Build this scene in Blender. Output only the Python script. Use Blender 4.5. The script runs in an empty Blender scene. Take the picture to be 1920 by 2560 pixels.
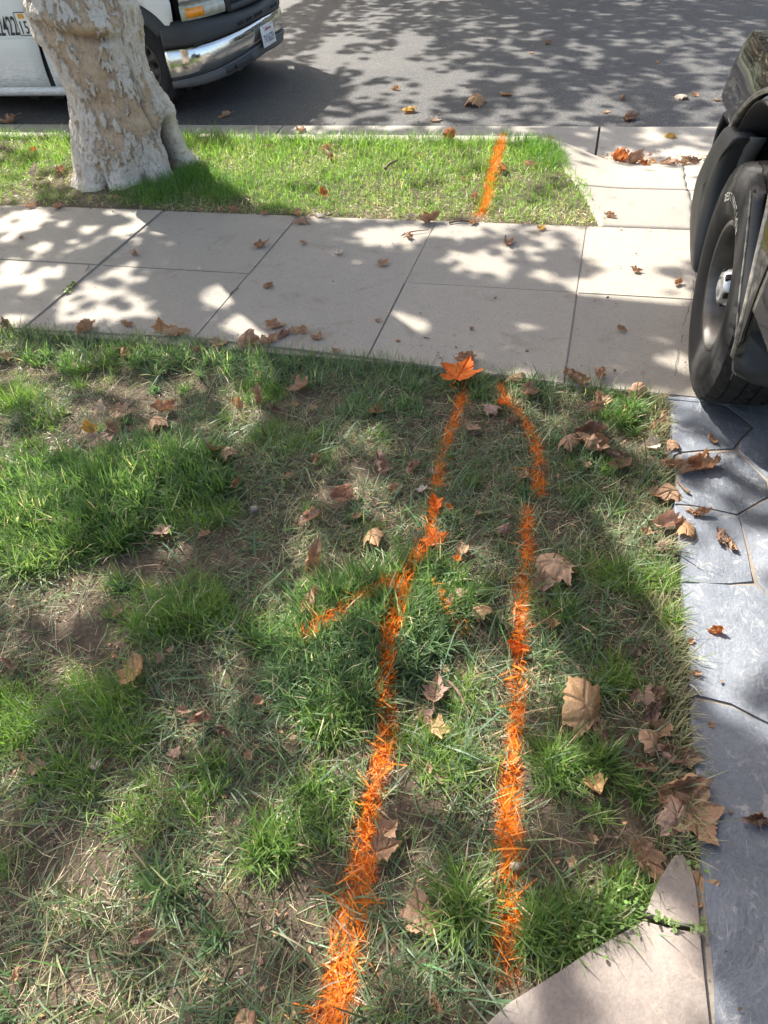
import bpy, bmesh, math, random
import numpy as np
from mathutils import Vector, Matrix
R = math.radians
random.seed(7)
rng = np.random.default_rng(11)
SC = bpy.context.scene
COL = SC.collection

# ------------------------------------------------------------------ camera
EYE = 1.6
FPX = 1750.0                       # focal length in pixels of a 1920 wide frame
_p, _r, _y = R(44.15), R(-5.57), R(-18.75)
VF = np.array([math.sin(_y) * math.cos(_p), math.cos(_y) * math.cos(_p), -math.sin(_p)])
VR = np.array([math.cos(_y), -math.sin(_y), 0.0])
VU = np.cross(VR, VF)
VR, VU = math.cos(_r) * VR + math.sin(_r) * VU, -math.sin(_r) * VR + math.cos(_r) * VU
cam = bpy.data.cameras.new('camera')
cam.sensor_fit = 'HORIZONTAL'; cam.sensor_width = 36.0; cam.lens = 36.0 * FPX / 1920.0
cam.clip_start = 0.05; cam.clip_end = 1000.0
camo = bpy.data.objects.new('camera', cam); COL.objects.link(camo)
camo.matrix_world = Matrix(((VR[0], VU[0], -VF[0], 0), (VR[1], VU[1], -VF[1], 0), (VR[2], VU[2], -VF[2], EYE), (0, 0, 0, 1)))
SC.camera = camo

# ------------------------------------------------------------------ sky, sun, exposure
SUN = Vector((-0.90, 0.68, 1.06)).normalized()       # towards the sun
SX, SY = 0.90 / 1.06, -0.68 / 1.06                    # shadow shift on the ground per metre of height
w = bpy.data.worlds.new('World'); SC.world = w; w.use_nodes = True
nt = w.node_tree; nt.nodes.clear()
sky = nt.nodes.new('ShaderNodeTexSky'); sky.sky_type = 'NISHITA'; sky.sun_disc = False
sky.sun_elevation = math.asin(SUN.z); sky.sun_rotation = math.atan2(SUN.x, SUN.y)
sky.air_density = 0.8; sky.dust_density = 3.0; sky.ozone_density = 1.0
bg = nt.nodes.new('ShaderNodeBackground'); bg.inputs[1].default_value = 0.15
ow = nt.nodes.new('ShaderNodeOutputWorld')
wb = nt.nodes.new('ShaderNodeMix'); wb.data_type = 'RGBA'; wb.blend_type = 'MULTIPLY'; wb.inputs[0].default_value = 1.0
wb.inputs[7].default_value = (1.08, 1.0, 0.88, 1)          # the camera's white balance leaves shade nearly neutral
nt.links.new(sky.outputs[0], wb.inputs[6]); nt.links.new(wb.outputs[2], bg.inputs[0]); nt.links.new(bg.outputs[0], ow.inputs[0])
sl = bpy.data.lights.new('sun', 'SUN'); sl.energy = 5.0; sl.angle = R(0.53); sl.color = (1.0, 0.94, 0.84)
so = bpy.data.objects.new('sun', sl); COL.objects.link(so)
so.rotation_euler = SUN.to_track_quat('Z', 'Y').to_euler(); so.location = SUN * 40
SC.view_settings.view_transform = 'Standard'; SC.view_settings.look = 'None'
SC.view_settings.gamma = 1.0; SC.view_settings.use_curve_mapping = False
SC.view_settings.exposure = 1.50
SC.render.engine = 'CYCLES'
SC.cycles.max_bounces = 8; SC.cycles.transparent_max_bounces = 8
SC.cycles.use_denoising = True

# ------------------------------------------------------------------ helpers
def G(x, y, z=0.0):
    """where the sight line through a point of the photograph (1659 x 2212) meets the level z"""
    x, y = x * 1920 / 1659, y * 1920 / 1659
    d = VF * FPX + VR * (x - 960) - VU * (y - 1280)
    t = (z - EYE) / d[2]
    return np.array([d[0] * t, d[1] * t])

def hash2(ix, iy, s):
    h = (ix.astype(np.int64) * 374761393 + iy.astype(np.int64) * 668265263 + s * 974634777) & 0x7fffffff
    h = ((h ^ (h >> 13)) * 1274126177) & 0x7fffffff
    return ((h ^ (h >> 16)) & 0xffff) / 65535.0

def vnoise(x, y, s=0):
    x = np.asarray(x, float); y = np.asarray(y, float)
    ix, iy = np.floor(x), np.floor(y); fx, fy = x - ix, y - iy
    fx = fx * fx * (3 - 2 * fx); fy = fy * fy * (3 - 2 * fy)
    ix = ix.astype(np.int64); iy = iy.astype(np.int64)
    a = hash2(ix, iy, s); b = hash2(ix + 1, iy, s); c = hash2(ix, iy + 1, s); d = hash2(ix + 1, iy + 1, s)
    return (a * (1 - fx) + b * fx) * (1 - fy) + (c * (1 - fx) + d * fx) * fy

def fbm(x, y, s=0, o=4):
    t = 0; a = 0.5; n = 0
    for i in range(o):
        t = t + a * vnoise(np.asarray(x) * 2 ** i + 17.3 * i, np.asarray(y) * 2 ** i - 9.1 * i, s + i); n += a; a *= 0.5
    return t / n

def worley(x, y, s=0):
    """distance to the nearest and second nearest cell point, and the nearest cell's random value"""
    x = np.asarray(x, float); y = np.asarray(y, float)
    ix = np.floor(x).astype(np.int64); iy = np.floor(y).astype(np.int64)
    f1 = np.full(x.shape, 9.0); f2 = np.full(x.shape, 9.0); cid = np.zeros(x.shape)
    for dx in (-1, 0, 1):
        for dy in (-1, 0, 1):
            cx, cy = ix + dx, iy + dy
            d = np.hypot(cx + hash2(cx, cy, s) - x, cy + hash2(cx, cy, s + 5) - y)
            v = hash2(cx, cy, s + 9)
            nr = d < f1
            f2 = np.where(nr, f1, np.minimum(f2, d)); cid = np.where(nr, v, cid); f1 = np.where(nr, d, f1)
    return f1, f2, cid

def sstep(a, b, x):
    t = np.clip((np.asarray(x, float) - a) / (b - a), 0, 1)
    return t * t * (3 - 2 * t)

def inpoly(px, py, poly):
    px = np.asarray(px); py = np.asarray(py); c = np.zeros(px.shape, bool); n = len(poly)
    for i in range(n):
        x1, y1 = poly[i]; x2, y2 = poly[(i + 1) % n]
        if y1 == y2: continue
        c ^= ((y1 > py) != (y2 > py)) & (px < (x2 - x1) * (py - y1) / (y2 - y1) + x1)
    return c

def polydist(px, py, pl):
    d = np.full(np.shape(px), 9e9)
    for (x1, y1), (x2, y2) in zip(pl[:-1], pl[1:]):
        dx, dy = x2 - x1, y2 - y1
        t = np.clip(((px - x1) * dx + (py - y1) * dy) / (dx * dx + dy * dy), 0, 1)
        d = np.minimum(d, np.hypot(px - x1 - t * dx, py - y1 - t * dy))
    return d

def tag(o, label=None, cat=None, group=None, kind=None):
    for k, v in (('label', label), ('category', cat), ('group', group), ('kind', kind)):
        if v: o[k] = v
    return o

def link(name, me, m=None, parent=None, kind=None):
    o = bpy.data.objects.new(name, me); COL.objects.link(o)
    if m is not None and me is not None and len(me.materials) == 0: me.materials.append(m)
    if parent is not None: o.parent = parent
    if kind: o['kind'] = kind
    return o

def empty(name, loc=(0, 0, 0), **k):
    o = bpy.data.objects.new(name, None); COL.objects.link(o); o.location = loc
    o.empty_display_size = 0.1
    return tag(o, **k)

def rawmesh(name, V, F, smooth=True, cols=None, attr=None):
    """V (n,3); F list of arrays of equal-length polygons (each (m,k))"""
    me = bpy.data.meshes.new(name)
    V = np.asarray(V, np.float32)
    if not isinstance(F, list) or (F and not isinstance(F[0], np.ndarray)): F = [np.asarray(F, np.int32)]
    F = [f for f in F if len(f)]
    tot = np.concatenate([np.full(len(f), f.shape[1], np.int32) for f in F])
    idx = np.concatenate([f.astype(np.int32).ravel() for f in F])
    me.vertices.add(len(V)); me.vertices.foreach_set('co', V.ravel())
    me.loops.add(len(idx)); me.loops.foreach_set('vertex_index', idx)
    me.polygons.add(len(tot)); st = np.concatenate([[0], np.cumsum(tot)[:-1]]).astype(np.int32)
    me.polygons.foreach_set('loop_start', st); me.polygons.foreach_set('loop_total', tot)
    me.polygons.foreach_set('use_smooth', np.full(len(tot), smooth, bool))
    me.update(calc_edges=True)
    if cols is not None:
        a = me.color_attributes.new('col', 'FLOAT_COLOR', 'POINT')
        c = np.ones((len(V), 4), np.float32); c[:, :3] = cols; a.data.foreach_set('color', c.ravel())
    for k, v in (attr or {}).items():
        a = me.attributes.new(k, 'FLOAT', 'POINT'); a.data.foreach_set('value', np.asarray(v, np.float32))
    me.validate()
    return me

def gridfaces(nu, nv, wrapu=False, wrapv=False):
    i, j = np.meshgrid(np.arange(nu if wrapu else nu - 1), np.arange(nv if wrapv else nv - 1), indexing='ij')
    i = i.ravel(); j = j.ravel(); i2 = (i + 1) % nu; j2 = (j + 1) % nv
    return np.stack([i * nv + j, i2 * nv + j, i2 * nv + j2, i * nv + j2], 1)

def gridmesh(name, P, wrapu=False, wrapv=False, smooth=True, **k):
    P = np.asarray(P, float); nu, nv = P.shape[:2]
    return rawmesh(name, P.reshape(-1, 3), [gridfaces(nu, nv, wrapu, wrapv)], smooth, **k)

def bm_mesh(name, bm, smooth=False, angle=None):
    bmesh.ops.recalc_face_normals(bm, faces=bm.faces[:])
    if smooth:
        for f in bm.faces: f.smooth = True
        if angle:
            for e in bm.edges:
                if len(e.link_faces) == 2 and e.calc_face_angle(0) > angle: e.smooth = False
    me = bpy.data.meshes.new(name); bm.to_mesh(me); bm.free(); return me

def add_box(bm, lo, hi, bev=0.0):
    r = bmesh.ops.create_cube(bm, size=1.0)
    vs = r['verts']
    for v in vs:
        v.co = Vector([lo[i] + (v.co[i] + 0.5) * (hi[i] - lo[i]) for i in range(3)])
    if bev:
        es = list({e for v in vs for e in v.link_edges})
        bmesh.ops.bevel(bm, geom=es, offset=bev, segments=2, affect='EDGES', profile=0.5)

def box_mesh(name, lo, hi, bev=0.0):
    bm = bmesh.new(); add_box(bm, lo, hi, bev); return bm_mesh(name, bm, bev > 0, R(50))

def solid_poly(name, pts, z0, z1, bev=0.0, jitter=0.0):
    """a flat stone: outline (x, y) from z0 up to z1 with a worn upper edge"""
    bm = bmesh.new()
    a = [bm.verts.new((x, y, z0)) for x, y in pts]; b = [bm.verts.new((x, y, z1)) for x, y in pts]
    n = len(pts)
    bm.faces.new(a[::-1]); top = bm.faces.new(b)
    for i in range(n): bm.faces.new((a[i], a[(i + 1) % n], b[(i + 1) % n], b[i]))
    if bev: bmesh.ops.bevel(bm, geom=list(top.edges), offset=bev, segments=2, affect='EDGES', profile=0.6)
    return bm_mesh(name, bm, True, R(40))

def lathe(name, prof, n=48, caps=False):
    """profile (axial a, radius r) spun about the local X axis"""
    t = np.linspace(0, 2 * math.pi, n, endpoint=False)
    P = np.array([[(a, r * math.cos(q), r * math.sin(q)) for a, r in prof] for q in t])
    return gridmesh(name, P, wrapu=True)

def solidify(ob, th, off=-1.0):
    m = ob.modifiers.new('thickness', 'SOLIDIFY'); m.thickness = th; m.offset = off; return ob

def crom(pts, n):
    """a smooth curve through the points, n samples spaced by length"""
    P = np.array(pts, float); Q = np.vstack([2 * P[0] - P[1], P, 2 * P[-1] - P[-2]])
    out = []
    for i in range(1, len(Q) - 2):
        p0, p1, p2, p3 = Q[i - 1:i + 3]
        for t in np.linspace(0, 1, 24, endpoint=False):
            out.append(0.5 * (2 * p1 + (p2 - p0) * t + (2 * p0 - 5 * p1 + 4 * p2 - p3) * t * t + (3 * p1 - p0 - 3 * p2 + p3) * t ** 3))
    out.append(Q[-2]); out = np.array(out)
    s = np.concatenate([[0], np.cumsum(np.linalg.norm(np.diff(out, axis=0), axis=1))])
    u = np.linspace(0, s[-1], n)
    return np.stack([np.interp(u, s, out[:, k]) for k in range(out.shape[1])], 1)

def tube(name, pts, radii, n=10, smooth=True):
    P = np.array(pts, float); T = np.gradient(P, axis=0); T /= np.linalg.norm(T, axis=1)[:, None]
    up = np.array([0.31, 0.17, 0.93]); rows = []
    for p, t, r in zip(P, T, radii):
        a = np.cross(t, up); a /= np.linalg.norm(a); b = np.cross(t, a)
        q = np.linspace(0, 2 * math.pi, n, endpoint=False)
        rows.append(p + r * (np.cos(q)[:, None] * a + np.sin(q)[:, None] * b))
    return gridmesh(name, np.array(rows), wrapv=True, smooth=smooth)

def text_mesh(s, size, align='CENTER', ext=0.0, offset=0.0):
    c = bpy.data.curves.new('t', 'FONT'); c.body = s; c.size = size; c.align_x = align; c.extrude = ext; c.offset = offset
    c.resolution_u = 3
    o = bpy.data.objects.new('t', c); COL.objects.link(o)
    dg = bpy.context.evaluated_depsgraph_get()
    me = bpy.data.meshes.new_from_object(o.evaluated_get(dg))
    bpy.data.objects.remove(o); bpy.data.curves.remove(c)
    return me

# ------------------------------------------------------------------ materials
class NT:
    def __init__(s, name):
        s.m = bpy.data.materials.new(name); s.m.use_nodes = True; s.t = s.m.node_tree; s.t.nodes.clear()
        s.out = s.n('OutputMaterial'); s.b = None
    def n(s, ty, **k):
        x = s.t.nodes.new('ShaderNode' + ty)
        for a, v in k.items(): setattr(x, a, v)
        return x
    def l(s, a, b): s.t.links.new(a, b)
    def setv(s, sock, v):
        if hasattr(v, 'is_linked'): s.l(v, sock)
        else:
            if isinstance(v, tuple) and len(v) == 3 and sock.type == 'RGBA': v = v + (1,)
            sock.default_value = v
    def coord(s, kind='Object'): return s.n('TexCoord').outputs[kind]
    def noise(s, scale, detail=4, rough=0.55, vec=None, dist=0.0):
        x = s.n('TexNoise'); x.inputs['Scale'].default_value = scale; x.inputs['Detail'].default_value = detail
        x.inputs['Roughness'].default_value = rough; x.inputs['Distortion'].default_value = dist
        s.l(vec if vec is not None else s.coord(), x.inputs['Vector']); return x.outputs['Fac']
    def voro(s, scale, vec=None, feature='F1', out='Distance'):
        x = s.n('TexVoronoi', feature=feature); x.inputs['Scale'].default_value = scale
        s.l(vec if vec is not None else s.coord(), x.inputs['Vector']); return x.outputs[out]
    def ramp(s, fac, *stops):
        x = s.n('ValToRGB'); e = x.color_ramp.elements
        while len(e) < len(stops): e.new(0.5)
        for i, (p, c) in enumerate(stops):
            e[i].position = p
            e[i].color = (c, c, c, 1) if isinstance(c, (int, float)) else tuple(c) + (1,)
        s.setv(x.inputs[0], fac); return x.outputs[0]
    def mix(s, f, a, b, mode='MIX'):
        x = s.n('Mix', data_type='RGBA', blend_type=mode)
        s.setv(x.inputs[0], f); s.setv(x.inputs[6], a); s.setv(x.inputs[7], b); return x.outputs[2]
    def math(s, op, a, b=0.0, clamp=False):
        x = s.n('Math', operation=op, use_clamp=clamp); s.setv(x.inputs[0], a); s.setv(x.inputs[1], b); return x.outputs[0]
    def attr(s, name, out='Fac'):
        x = s.n('Attribute'); x.attribute_name = name; return x.outputs[out]
    def rand(s): return s.n('ObjectInfo').outputs['Random']
    def mapping(s, scale, vec=None):
        x = s.n('Mapping'); x.inputs['Scale'].default_value = scale
        s.l(vec if vec is not None else s.coord(), x.inputs['Vector']); return x.outputs[0]
    def bsdf(s, color, rough=0.6, metal=0.0, spec=0.5, coat=0.0, bump=None, bs=0.3, bd=0.01, trans=0.0):
        b = s.n('BsdfPrincipled'); s.b = b
        s.setv(b.inputs['Base Color'], color); s.setv(b.inputs['Roughness'], rough)
        s.setv(b.inputs['Metallic'], metal); s.setv(b.inputs['Specular IOR Level'], spec)
        b.inputs['Coat Weight'].default_value = coat; b.inputs['Coat Roughness'].default_value = 0.04
        b.inputs['Transmission Weight'].default_value = trans
        if bump is not None:
            x = s.n('Bump'); x.inputs['Strength'].default_value = bs; x.inputs['Distance'].default_value = bd
            s.l(bump, x.inputs['Height']); s.l(x.outputs[0], b.inputs['Normal'])
        s.l(b.outputs[0], s.out.inputs[0]); return s.m
    def translucent(s, color, fac):
        t = s.n('BsdfTranslucent'); s.setv(t.inputs[0], color)
        m = s.n('MixShader'); s.setv(m.inputs[0], fac)
        s.l(s.b.outputs[0], m.inputs[1]); s.l(t.outputs[0], m.inputs[2]); s.l(m.outputs[0], s.out.inputs[0]); return s.m

def simple(name, c, rough=0.5, metal=0.0, spec=0.5, coat=0.0, var=0.15, scale=25, bs=0.0):
    k = NT(name); n = k.noise(scale, 5)
    lo = tuple(v * (1 - var) for v in c); hi = tuple(min(1, v * (1 + var)) for v in c)
    return k.bsdf(k.ramp(n, (0.3, lo), (0.7, hi)), k.math('MULTIPLY_ADD', n, 0.12) if False else rough, metal, spec, coat,
                  bump=n if bs else None, bs=bs, bd=0.002)

def concrete(name, base, stain=0.5):
    k = NT(name); c = k.n('NewGeometry').outputs['Position']
    big = k.noise(1.9, 7, 0.72, c, 0.5); mid = k.noise(17, 6, 0.75, c); fine = k.noise(120, 5, 0.8, c)
    col = k.ramp(big, (0.32, tuple(v * (1 - 0.55 * stain) for v in base)), (0.55, base), (0.75, tuple(min(1, v * 1.12) for v in base)))
    col = k.mix(0.55, col, k.ramp(mid, (0.3, tuple(v * 0.78 for v in base)), (0.65, tuple(v * 1.08 for v in base))))
    col = k.mix(0.55, col, k.ramp(fine, (0.32, tuple(v * 0.62 for v in base)), (0.5, base), (0.72, tuple(min(1, v * 1.25) for v in base))))
    v = k.voro(60, c); spk = k.math('LESS_THAN', v, 0.20); pick = k.math('GREATER_THAN', k.noise(30, 2, 0.5, c), 0.53)
    col = k.mix(k.math('MULTIPLY', k.math('MULTIPLY', spk, pick), 0.55), col, tuple(v * 0.35 for v in base))
    stn = k.ramp(k.noise(5.0, 6, 0.7, c, 0.6), (0.56, 0.0), (0.70, 1.0))
    col = k.mix(k.math('MULTIPLY', stn, 0.5), col, (base[0] * 0.5, base[1] * 0.45, base[2] * 0.38))
    tone = k.ramp(k.rand(), (0.0, (0.86, 0.86, 0.87)), (1.0, (1.08, 1.06, 1.03)))
    col = k.mix(1.0, col, tone, 'MULTIPLY')
    h = k.math('ADD', k.math('MULTIPLY', fine, 0.6), mid)
    return k.bsdf(col, 0.78, spec=0.35, bump=h, bs=0.35, bd=0.004)

M = {}
M['concrete'] = concrete('concrete', (0.315, 0.288, 0.248))
M['kerb_concrete'] = concrete('kerb_concrete', (0.35, 0.325, 0.285), 0.9)

k = NT('asphalt'); c = k.n('NewGeometry').outputs['Position']
f = k.noise(95, 5, 0.85, c); b = k.noise(1.1, 5, 0.6, c)
v = k.voro(85, c, out='Color'); sep = k.n('SeparateColor'); k.l(v, sep.inputs[0])
col = k.ramp(f, (0.36, (0.020, 0.021, 0.023)), (0.5, (0.056, 0.057, 0.059)), (0.66, (0.150, 0.145, 0.137)))
col = k.mix(k.math('MULTIPLY', k.math('GREATER_THAN', sep.outputs[0], 0.86), 0.6), col, (0.20, 0.19, 0.175))
col = k.mix(0.35, col, k.ramp(b, (0.35, (0.036, 0.037, 0.041)), (0.7, (0.09, 0.086, 0.082))))
M['asphalt'] = k.bsdf(col, 0.72, spec=0.45, bump=k.math('ADD', f, k.math('MULTIPLY', sep.outputs[1], 0.7)), bs=0.6, bd=0.006)

k = NT('soil'); c = k.n('NewGeometry').outputs['Position']
n1 = k.noise(8, 6, 0.7, c); n2 = k.noise(90, 5, 0.75, c)
col = k.ramp(n1, (0.3, (0.115, 0.088, 0.060)), (0.55, (0.225, 0.176, 0.122)), (0.78, (0.40, 0.325, 0.235)))
col = k.mix(0.5, col, k.ramp(n2, (0.33, (0.045, 0.034, 0.027)), (0.55, (0.17, 0.13, 0.10)), (0.75, (0.38, 0.31, 0.24))))
pa = k.math('MULTIPLY', k.attr('paint'), k.ramp(n2, (0.30, 0.6), (0.50, 1.0)))
col = k.mix(k.math('MULTIPLY', pa, 1.0, True), col, (0.95, 0.235, 0.02))
M['soil'] = k.bsdf(col, 0.9, spec=0.2, bump=k.math('ADD', n1, n2), bs=1.0, bd=0.03)

def grassmat(name, tr, spec=0.4, rough=0.42):
    k = NT(name); col = k.attr('col', 'Color')
    k.bsdf(col, rough, spec=spec)
    g = k.mix(1.0, col, (1.5, 1.6, 1.0), 'MULTIPLY')
    return k.translucent(g, tr)
M['grass'] = grassmat('grass_blades', 0.46)
k = NT('painted_blades'); col = k.attr('col', 'Color'); k.bsdf(col, 0.55, spec=0.3); M['paint_blade'] = k.translucent(col, 0.35)

def leafmat(name, cols, tr=0.22, vein=(0.5, 0.36, 0.2), vf=0.35, rnd=0.35):
    k = NT(name); c = k.coord('Object'); n = k.noise(3.2, 6, 0.65, c, 0.4); fine = k.noise(30, 4, 0.6, c)
    r = k.rand()
    fac = k.math('ADD', k.math('MULTIPLY', k.math('SUBTRACT', r, 0.5), rnd), n)
    col = k.ramp(fac, (0.25, cols[0]), (0.5, cols[1]), (0.78, cols[2]))
    col = k.mix(0.3, col, k.ramp(fine, (0.35, tuple(v * 0.6 for v in cols[1])), (0.65, tuple(min(1, v * 1.35) for v in cols[1]))))
    sp = k.ramp(k.noise(7, 5, 0.7, c, 0.8), (0.66, 0.0), (0.74, 1.0))
    col = k.mix(k.math('MULTIPLY', sp, 0.55), col, tuple(v * 0.32 for v in cols[0]))
    ve = k.attr('vein')
    col = k.mix(k.math('MULTIPLY', ve, vf), col, vein)
    hgt = k.math('ADD', k.math('MULTIPLY', ve, -0.8), k.math('MULTIPLY', fine, 0.5))
    k.bsdf(col, 0.62, spec=0.3, bump=hgt, bs=0.5, bd=0.02)
    return k.translucent(k.mix(1.0, col, (1.2, 1.0, 0.85), 'MULTIPLY'), tr)
M['leaf_brown'] = leafmat('dry_leaf_brown', ((0.25, 0.145, 0.090), (0.43, 0.265, 0.170), (0.57, 0.39, 0.265)))
M['leaf_tan'] = leafmat('dry_leaf_tan', ((0.32, 0.175, 0.085), (0.48, 0.285, 0.15), (0.58, 0.385, 0.225)))
M['leaf_dark'] = leafmat('dry_leaf_dark', ((0.12, 0.075, 0.058), (0.22, 0.14, 0.112), (0.34, 0.23, 0.185)))
M['leaf_purple'] = leafmat('dry_leaf_purple', ((0.25, 0.15, 0.115), (0.40, 0.255, 0.20), (0.52, 0.36, 0.29)))
M['leaf_pale'] = leafmat('dry_leaf_pale', ((0.40, 0.33, 0.26), (0.55, 0.48, 0.40), (0.68, 0.62, 0.54)))
M['leaf_rust'] = leafmat('dry_leaf_rust', ((0.22, 0.07, 0.02), (0.40, 0.13, 0.035), (0.50, 0.22, 0.07)), 0.4)
M['leaf_yellow'] = leafmat('dry_leaf_yellow', ((0.42, 0.24, 0.05), (0.58, 0.38, 0.09), (0.66, 0.50, 0.18)), 0.4)
M['leaf_paint'] = leafmat('painted_leaf', ((0.80, 0.26, 0.09), (0.90, 0.19, 0.022), (0.92, 0.22, 0.03)), 0.2, (0.7, 0.10, 0.01), 0.4, 0.05)
k = NT('green_leaf'); k.bsdf(k.ramp(k.noise(1.2, 3), (0.3, (0.05, 0.10, 0.02)), (0.7, (0.11, 0.17, 0.035))), 0.5)
M['leaf_green'] = k.translucent((0.16, 0.26, 0.03), 0.35)

M['shrub'] = simple('shrub', (0.016, 0.026, 0.010), 0.7, var=0.5, scale=1.5)
k = NT('bark'); pl = k.attr('plate'); cv = k.attr('cavity'); c = k.coord()
n = k.noise(9, 6, 0.7, c); fine = k.noise(70, 4, 0.7, k.mapping((1, 1, 0.45)))
under = k.ramp(n, (0.28, (0.36, 0.20, 0.10)), (0.5, (0.52, 0.34, 0.19)), (0.75, (0.60, 0.45, 0.29)))
plate = k.ramp(n, (0.28, (0.52, 0.43, 0.345)), (0.55, (0.68, 0.585, 0.485)), (0.78, (0.78, 0.70, 0.60)))
col = k.mix(pl, under, plate)
col = k.mix(0.30, col, k.ramp(fine, (0.32, (0.22, 0.165, 0.125)), (0.5, (0.52, 0.45, 0.385)), (0.72, (0.74, 0.68, 0.60))))
col = k.mix(cv, col, (0.085, 0.06, 0.042))  # shade painted into hollows, seam and ledge, along with dark cracks round the plates
M['bark'] = k.bsdf(col, 0.85, spec=0.2, bump=k.math('ADD', fine, n), bs=0.7, bd=0.012)

def stone(name, lo, mid, hi, rough=0.55, scuff=(0.40, 0.40, 0.41), bs=0.45):
    k = NT(name); c = k.n('NewGeometry').outputs['Position']
    r = k.rand(); n = k.noise(5, 6, 0.65, c, 0.8); f = k.noise(120, 4, 0.7, c); st = k.noise(18, 6, 0.75, k.mapping((1, 0.8, 1), c), 1.2)
    fac = k.math('ADD', n, k.math('MULTIPLY', k.math('SUBTRACT', r, 0.5), 0.22))
    col = k.ramp(fac, (0.28, lo), (0.52, mid), (0.78, hi))
    col = k.mix(0.4, col, k.ramp(f, (0.3, tuple(v * 0.62 for v in mid)), (0.7, tuple(v * 1.38 for v in mid))))
    col = k.mix(k.ramp(st, (0.55, 0.0), (0.68, 0.6)), col, scuff)
    sc = k.ramp(k.noise(26, 2, 0.4, k.mapping((9.0, 0.8, 1), c), 0.5), (0.71, 0.0), (0.75, 0.35))
    col = k.mix(sc, col, scuff)
    sc2 = k.ramp(k.noise(3.5, 6, 0.8, c, 1.0), (0.66, 0.0), (0.70, 0.35))
    col = k.mix(sc2, col, (0.23, 0.185, 0.14))
    return k.bsdf(col, k.ramp(n, (0.3, rough - 0.12), (0.7, rough + 0.12)), spec=0.5, bump=k.math('ADD', k.math('MULTIPLY', n, 2.0), k.math('ADD', k.math('MULTIPLY', st, 0.45), k.math('MULTIPLY', f, 0.35))), bs=bs, bd=0.012)
M['slate'] = stone('blue_slate', (0.085, 0.099, 0.124), (0.165, 0.186, 0.222), (0.30, 0.318, 0.348), 0.62, (0.47, 0.47, 0.47))
M['flagstone'] = stone('pinkish_flagstone', (0.165, 0.140, 0.126), (0.245, 0.210, 0.188), (0.32, 0.278, 0.248), 0.75, (0.34, 0.27, 0.23), 0.22)
M['mortar'] = concrete('mortar', (0.26, 0.235, 0.205))

k = NT('white_paint'); n = k.noise(3, 4); d = k.noise(40, 6, 0.7, k.mapping((0.5, 1, 2.2)))
zz = k.n('SeparateXYZ'); k.l(k.n('NewGeometry').outputs['Position'], zz.inputs[0])
mud = k.math('MULTIPLY', k.ramp(zz.outputs[2], (0.18, 1.0), (0.42, 0.0)), k.ramp(d, (0.42, 0.0), (0.62, 1.0)))
col = k.mix(k.math('MULTIPLY', mud, 0.45), k.ramp(n, (0.3, (0.74, 0.745, 0.74)), (0.7, (0.80, 0.80, 0.79))), (0.33, 0.29, 0.23))
M['white'] = k.bsdf(col, 0.28, spec=0.5, coat=0.5)
k = NT('chrome'); n = k.noise(4.5, 3, 0.5, None, 0.4); M['chrome'] = k.bsdf((0.66, 0.66, 0.65), k.ramp(k.noise(30, 6, 0.7), (0.4, 0.09), (0.75, 0.26)), 1.0, bump=n, bs=0.22, bd=0.03)
k = NT('satin_metal'); M['satin'] = k.bsdf((0.46, 0.47, 0.49), k.ramp(k.noise(40, 5, 0.7), (0.4, 0.35), (0.75, 0.55)), 0.85)
M['far_ground'] = simple('far_ground', (0.060, 0.078, 0.034), 0.9, var=0.6, scale=0.25)
def plastic(name, c, rough=0.55):
    k = NT(name); n = k.noise(420, 2, 0.5); d = k.noise(6, 6, 0.7, None, 0.6); s = k.ramp(k.noise(22, 5, 0.8, k.mapping((1, 1, 3)), 1.5), (0.62, 0.0), (0.70, 0.25))
    col = k.mix(0.5, c, k.ramp(d, (0.3, tuple(v * 0.7 for v in c)), (0.75, tuple(v * 1.5 for v in c))))
    col = k.mix(s, col, tuple(min(1, v * 3) for v in c))
    return k.bsdf(col, k.ramp(d, (0.3, rough - 0.08), (0.7, rough + 0.1)), spec=0.45, bump=n, bs=0.15, bd=0.001)
M['dark_plastic'] = plastic('dark_plastic', (0.040, 0.042, 0.047))
M['grey_plastic'] = plastic('grey_plastic', (0.10, 0.10, 0.10), 0.6)
M['black_plastic'] = plastic('black_plastic', (0.022, 0.023, 0.026), 0.45)
M['liner'] = plastic('liner', (0.010, 0.011, 0.013), 0.85)
M['rubber'] = plastic('rubber', (0.013, 0.013, 0.014), 0.75)
k = NT('black_paint'); d = k.noise(5, 6, 0.7); sp = k.ramp(k.noise(160, 3, 0.6), (0.66, 0.0), (0.74, 1.0))
col = k.mix(k.math('MULTIPLY', sp, 0.25), k.ramp(d, (0.3, (0.006, 0.007, 0.008)), (0.75, (0.016, 0.015, 0.014))), (0.10, 0.09, 0.075))
M['black_paint'] = k.bsdf(col, k.ramp(d, (0.3, 0.10), (0.75, 0.24)), spec=0.5, coat=0.6)
M['steel'] = simple('wheel_steel', (0.105, 0.10, 0.095), 0.45, 0.6, var=0.35, scale=14)
M['rusty_steel'] = simple('worn_wheel', (0.10, 0.085, 0.075), 0.6, 0.4, var=0.4, scale=18)
M['black_metal'] = simple('black_metal', (0.013, 0.013, 0.014), 0.7)
k = NT('amber'); M['amber'] = k.bsdf(k.ramp(k.voro(60, k.mapping((1, 1, 0.4))), (0.1, (0.80, 0.21, 0.004)), (0.6, (0.95, 0.34, 0.012))), 0.12, spec=0.6, coat=0.6)
k = NT('cloudy_lens'); M['lens'] = k.bsdf(k.ramp(k.noise(14, 4, 0.6, k.mapping((1, 1, 0.3))), (0.3, (0.36, 0.35, 0.27)), (0.7, (0.60, 0.59, 0.50))), 0.16, spec=0.6, coat=0.7)
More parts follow.
